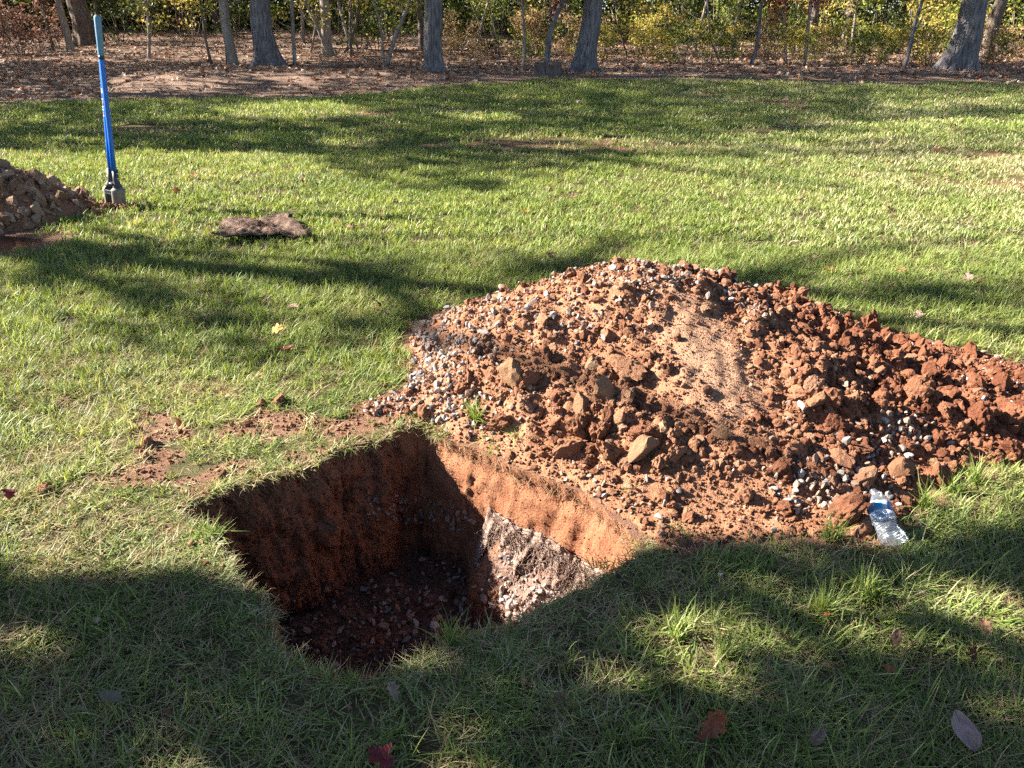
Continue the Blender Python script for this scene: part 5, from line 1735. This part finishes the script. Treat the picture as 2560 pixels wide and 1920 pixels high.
leaf(1628, 1835, .062, 'oval', 'tan', 'small curled tan leaf left of the lobed rust leaf', rot=(.2, .5, 1.4), seed=2, curl=.9)
leaf(2042, 1865, .070, 'oval', 'mauve', 'brownish oval leaf between the lobed leaf and the mauve leaf', rot=(.2, -.2, -.8), seed=4)
leaf(955, 1930, .090, 'maple', 'red', 'dark red leaf cut by the bottom edge', rot=(.2, .1, .9), zoff=.04, seed=5)
leaf(283, 1768, .085, 'oval', 'olive', 'dull olive leaf lying flat in the shaded grass at lower left', rot=(.15, .1, 1.25), zoff=.035, seed=6, curl=.3)
leaf(985, 1755, .070, 'oak', 'tan', 'torn tan leaf in the grass in front of the pit', rot=(.3, .3, .5), seed=7, curl=.8)
leaf(1395, 1775, .050, 'oak', 'brown', 'small dark brown leaf right of the torn tan leaf', seed=8)
leaf(2232, 1622, .062, 'oval', 'brown', 'brown leaf in the sunlit tuft on the right', rot=(.9, .2, -.5), zoff=.04, seed=9)
leaf(2060, 1570, .038, 'oak', 'orange', 'small orange leaf in the bright tuft in front of the heap', zoff=.045, seed=10)
leaf(1955, 1612, .060, 'oval', 'brown', 'folded dark brown leaf between the two bright tufts', seed=11, curl=.9)
leaf(2460, 1590, .060, 'oak', 'brown', 'curled brown leaf near the right edge in sunlit grass', seed=12, curl=.9)
leaf(2420, 1660, .055, 'oval', 'rust', 'narrow rusty leaf standing on edge near the right', rot=(1.2, .2, .2), zoff=.04, seed=13)
leaf(2215, 1690, .040, 'oval', 'orange', 'small orange brown leaf below the brown one on the right', seed=14)
leaf(30, 1268, .070, 'maple', 'red', 'dark red leaf at the left edge in sunny grass', zoff=.045, seed=15, curl=.9)
leaf(453, 1080, .050, 'oval', 'orange', 'upright orange leaf left of the clay clods', rot=(1.1, .1, .3), zoff=.045, seed=16)
leaf(250, 1570, .035, 'oval', 'tan', 'tiny pinkish tan leaf in the shaded left grass', seed=17)
leaf(945, 785, .11, 'oak', 'brown', 'upright brown leaf behind the grey rock', rot=(.9, .3, 1.8), zoff=.05, seed=18, curl=.9)
leaf(965, 800, .09, 'oak', 'tan', 'pinkish tan leaf lying just below the upright brown leaf', zoff=.03, seed=19, curl=.8)
leaf(1620, 1480, .04, 'oval', 'brown', 'small dark leaf in shade in front of the pit corner', seed=20)
leaf(445, 497, .10, 'maple', 'orange', 'orange leaf above the felt sheet on bright grass', rot=(.8, .2, .5), zoff=.05, seed=21)
LEAVES = []
for k in range(150):
    x, y = 0, 0
    while True:
        y = rng.uniform(3.3, 17)
        x = rng.uniform(-1, 1) * .66 * (y * .9 + .66)
        if sdist(np.array([x]), np.array([y]), APRON)[0] < -.1 and not inside(np.array([x]), np.array([y]), RIM)[0] and mound2_h(np.array([x]), np.array([y]))[0] < .01: break
    c = random.choice(['brown', 'brown', 'tan', 'tan', 'orange', 'rust', 'mauve', 'gold'])
    far = 'far shaded lawn' if y > 9 else ('mid lawn' if y > 5.2 else 'lawn near the heap')
    side = 'left' if x < -.25 * y else ('right' if x > .25 * y else 'centre')
    o = leaf(0, 0, random.uniform(.06, .12), random.choice(['oak', 'maple', 'oval']), c, 'leaf', 'fallen leaves scattered on the lawn', zoff=random.uniform(.02, .035), seed=k, curl=random.choice([.4, .8]), p=(x, y))
    LEAVES.append(((c.replace('mauve', 'pinkish'), far, side), x / y, o))
rank_labels(LEAVES, 'small %s fallen leaf on the %s, %s part', '%s from left of small %s leaves on the %s, %s part')
# litter under the trees
def litter():
    rs = np.random.default_rng(9)
    ms = [leaf_mesh(k, 40 + i, FL[c], .9) for i, (k, c) in enumerate((('oak', 'pale'), ('oval', 'tan'), ('maple', 'pale'), ('oak', 'brown'), ('oval', 'orange'), ('oak', 'tan')))]
    n = 26000
    y = 14.5 + 26 * rs.random(n) ** 1.5
    x = rs.uniform(-1, 1, n) * (.70 * y + 4)
    e = y - lawn_edge(x)
    bank = np.exp(-((x + 6.5) / 3.6) ** 2 - ((y - 16.8) / 1.9) ** 2)
    k = (rs.random(n) < sstep(e, -.3, 2.2) * (1 - .80 * np.clip(bank * 1.3, 0, 1)) + .03)
    x, y = x[k], y[k]
    o = scatter_gn('leaf_litter', source('leaf', ms), np.c_[x, y, terrain(x, y) + .01], np.c_[rs.normal(0, .5, len(x)), rs.normal(0, .5, len(x)), rs.uniform(0, 6.28, len(x))], np.repeat(rs.uniform(.08, .15, len(x)), 3).reshape(-1, 3), rs.integers(0, 6, len(x)))
    tag(o, 'fallen leaf litter under the trees at the wood edge', 'leaves', kind='stuff')
litter()
# a fallen branch or two on the wood floor
for k, (a, b, r_, lab) in enumerate((((0, 108), (150, 102), .10, 'long fallen log on the shaded wood floor at the far left'), ((262, 100), (345, 75), .07, 'fallen branch leaning on the wood floor behind the digging tool'), ((330, 92), (430, 88), .09, 'fallen log on the litter in the dark wood'))):
    A, B = ground_pt(*a), ground_pt(a[0] + (b[0] - a[0]), a[1] - 4)
    zA = float(terrain(A[:1], A[1:])[0])
    P = np.array([[A[0] + (B[0] - A[0]) * s_, A[1] + (B[1] - A[1]) * s_, zA + r_ * .6 + .04 * math.sin(s_ * 7 + k)] for s_ in np.linspace(0, 1, 12)])
    P -= [A[0], A[1], zA]
    tag(obj('log', mesh('log', *tube(P, np.linspace(r_, r_ * .5, 12), 10), BARKB), None, (A[0], A[1], zA)), lab, 'log')
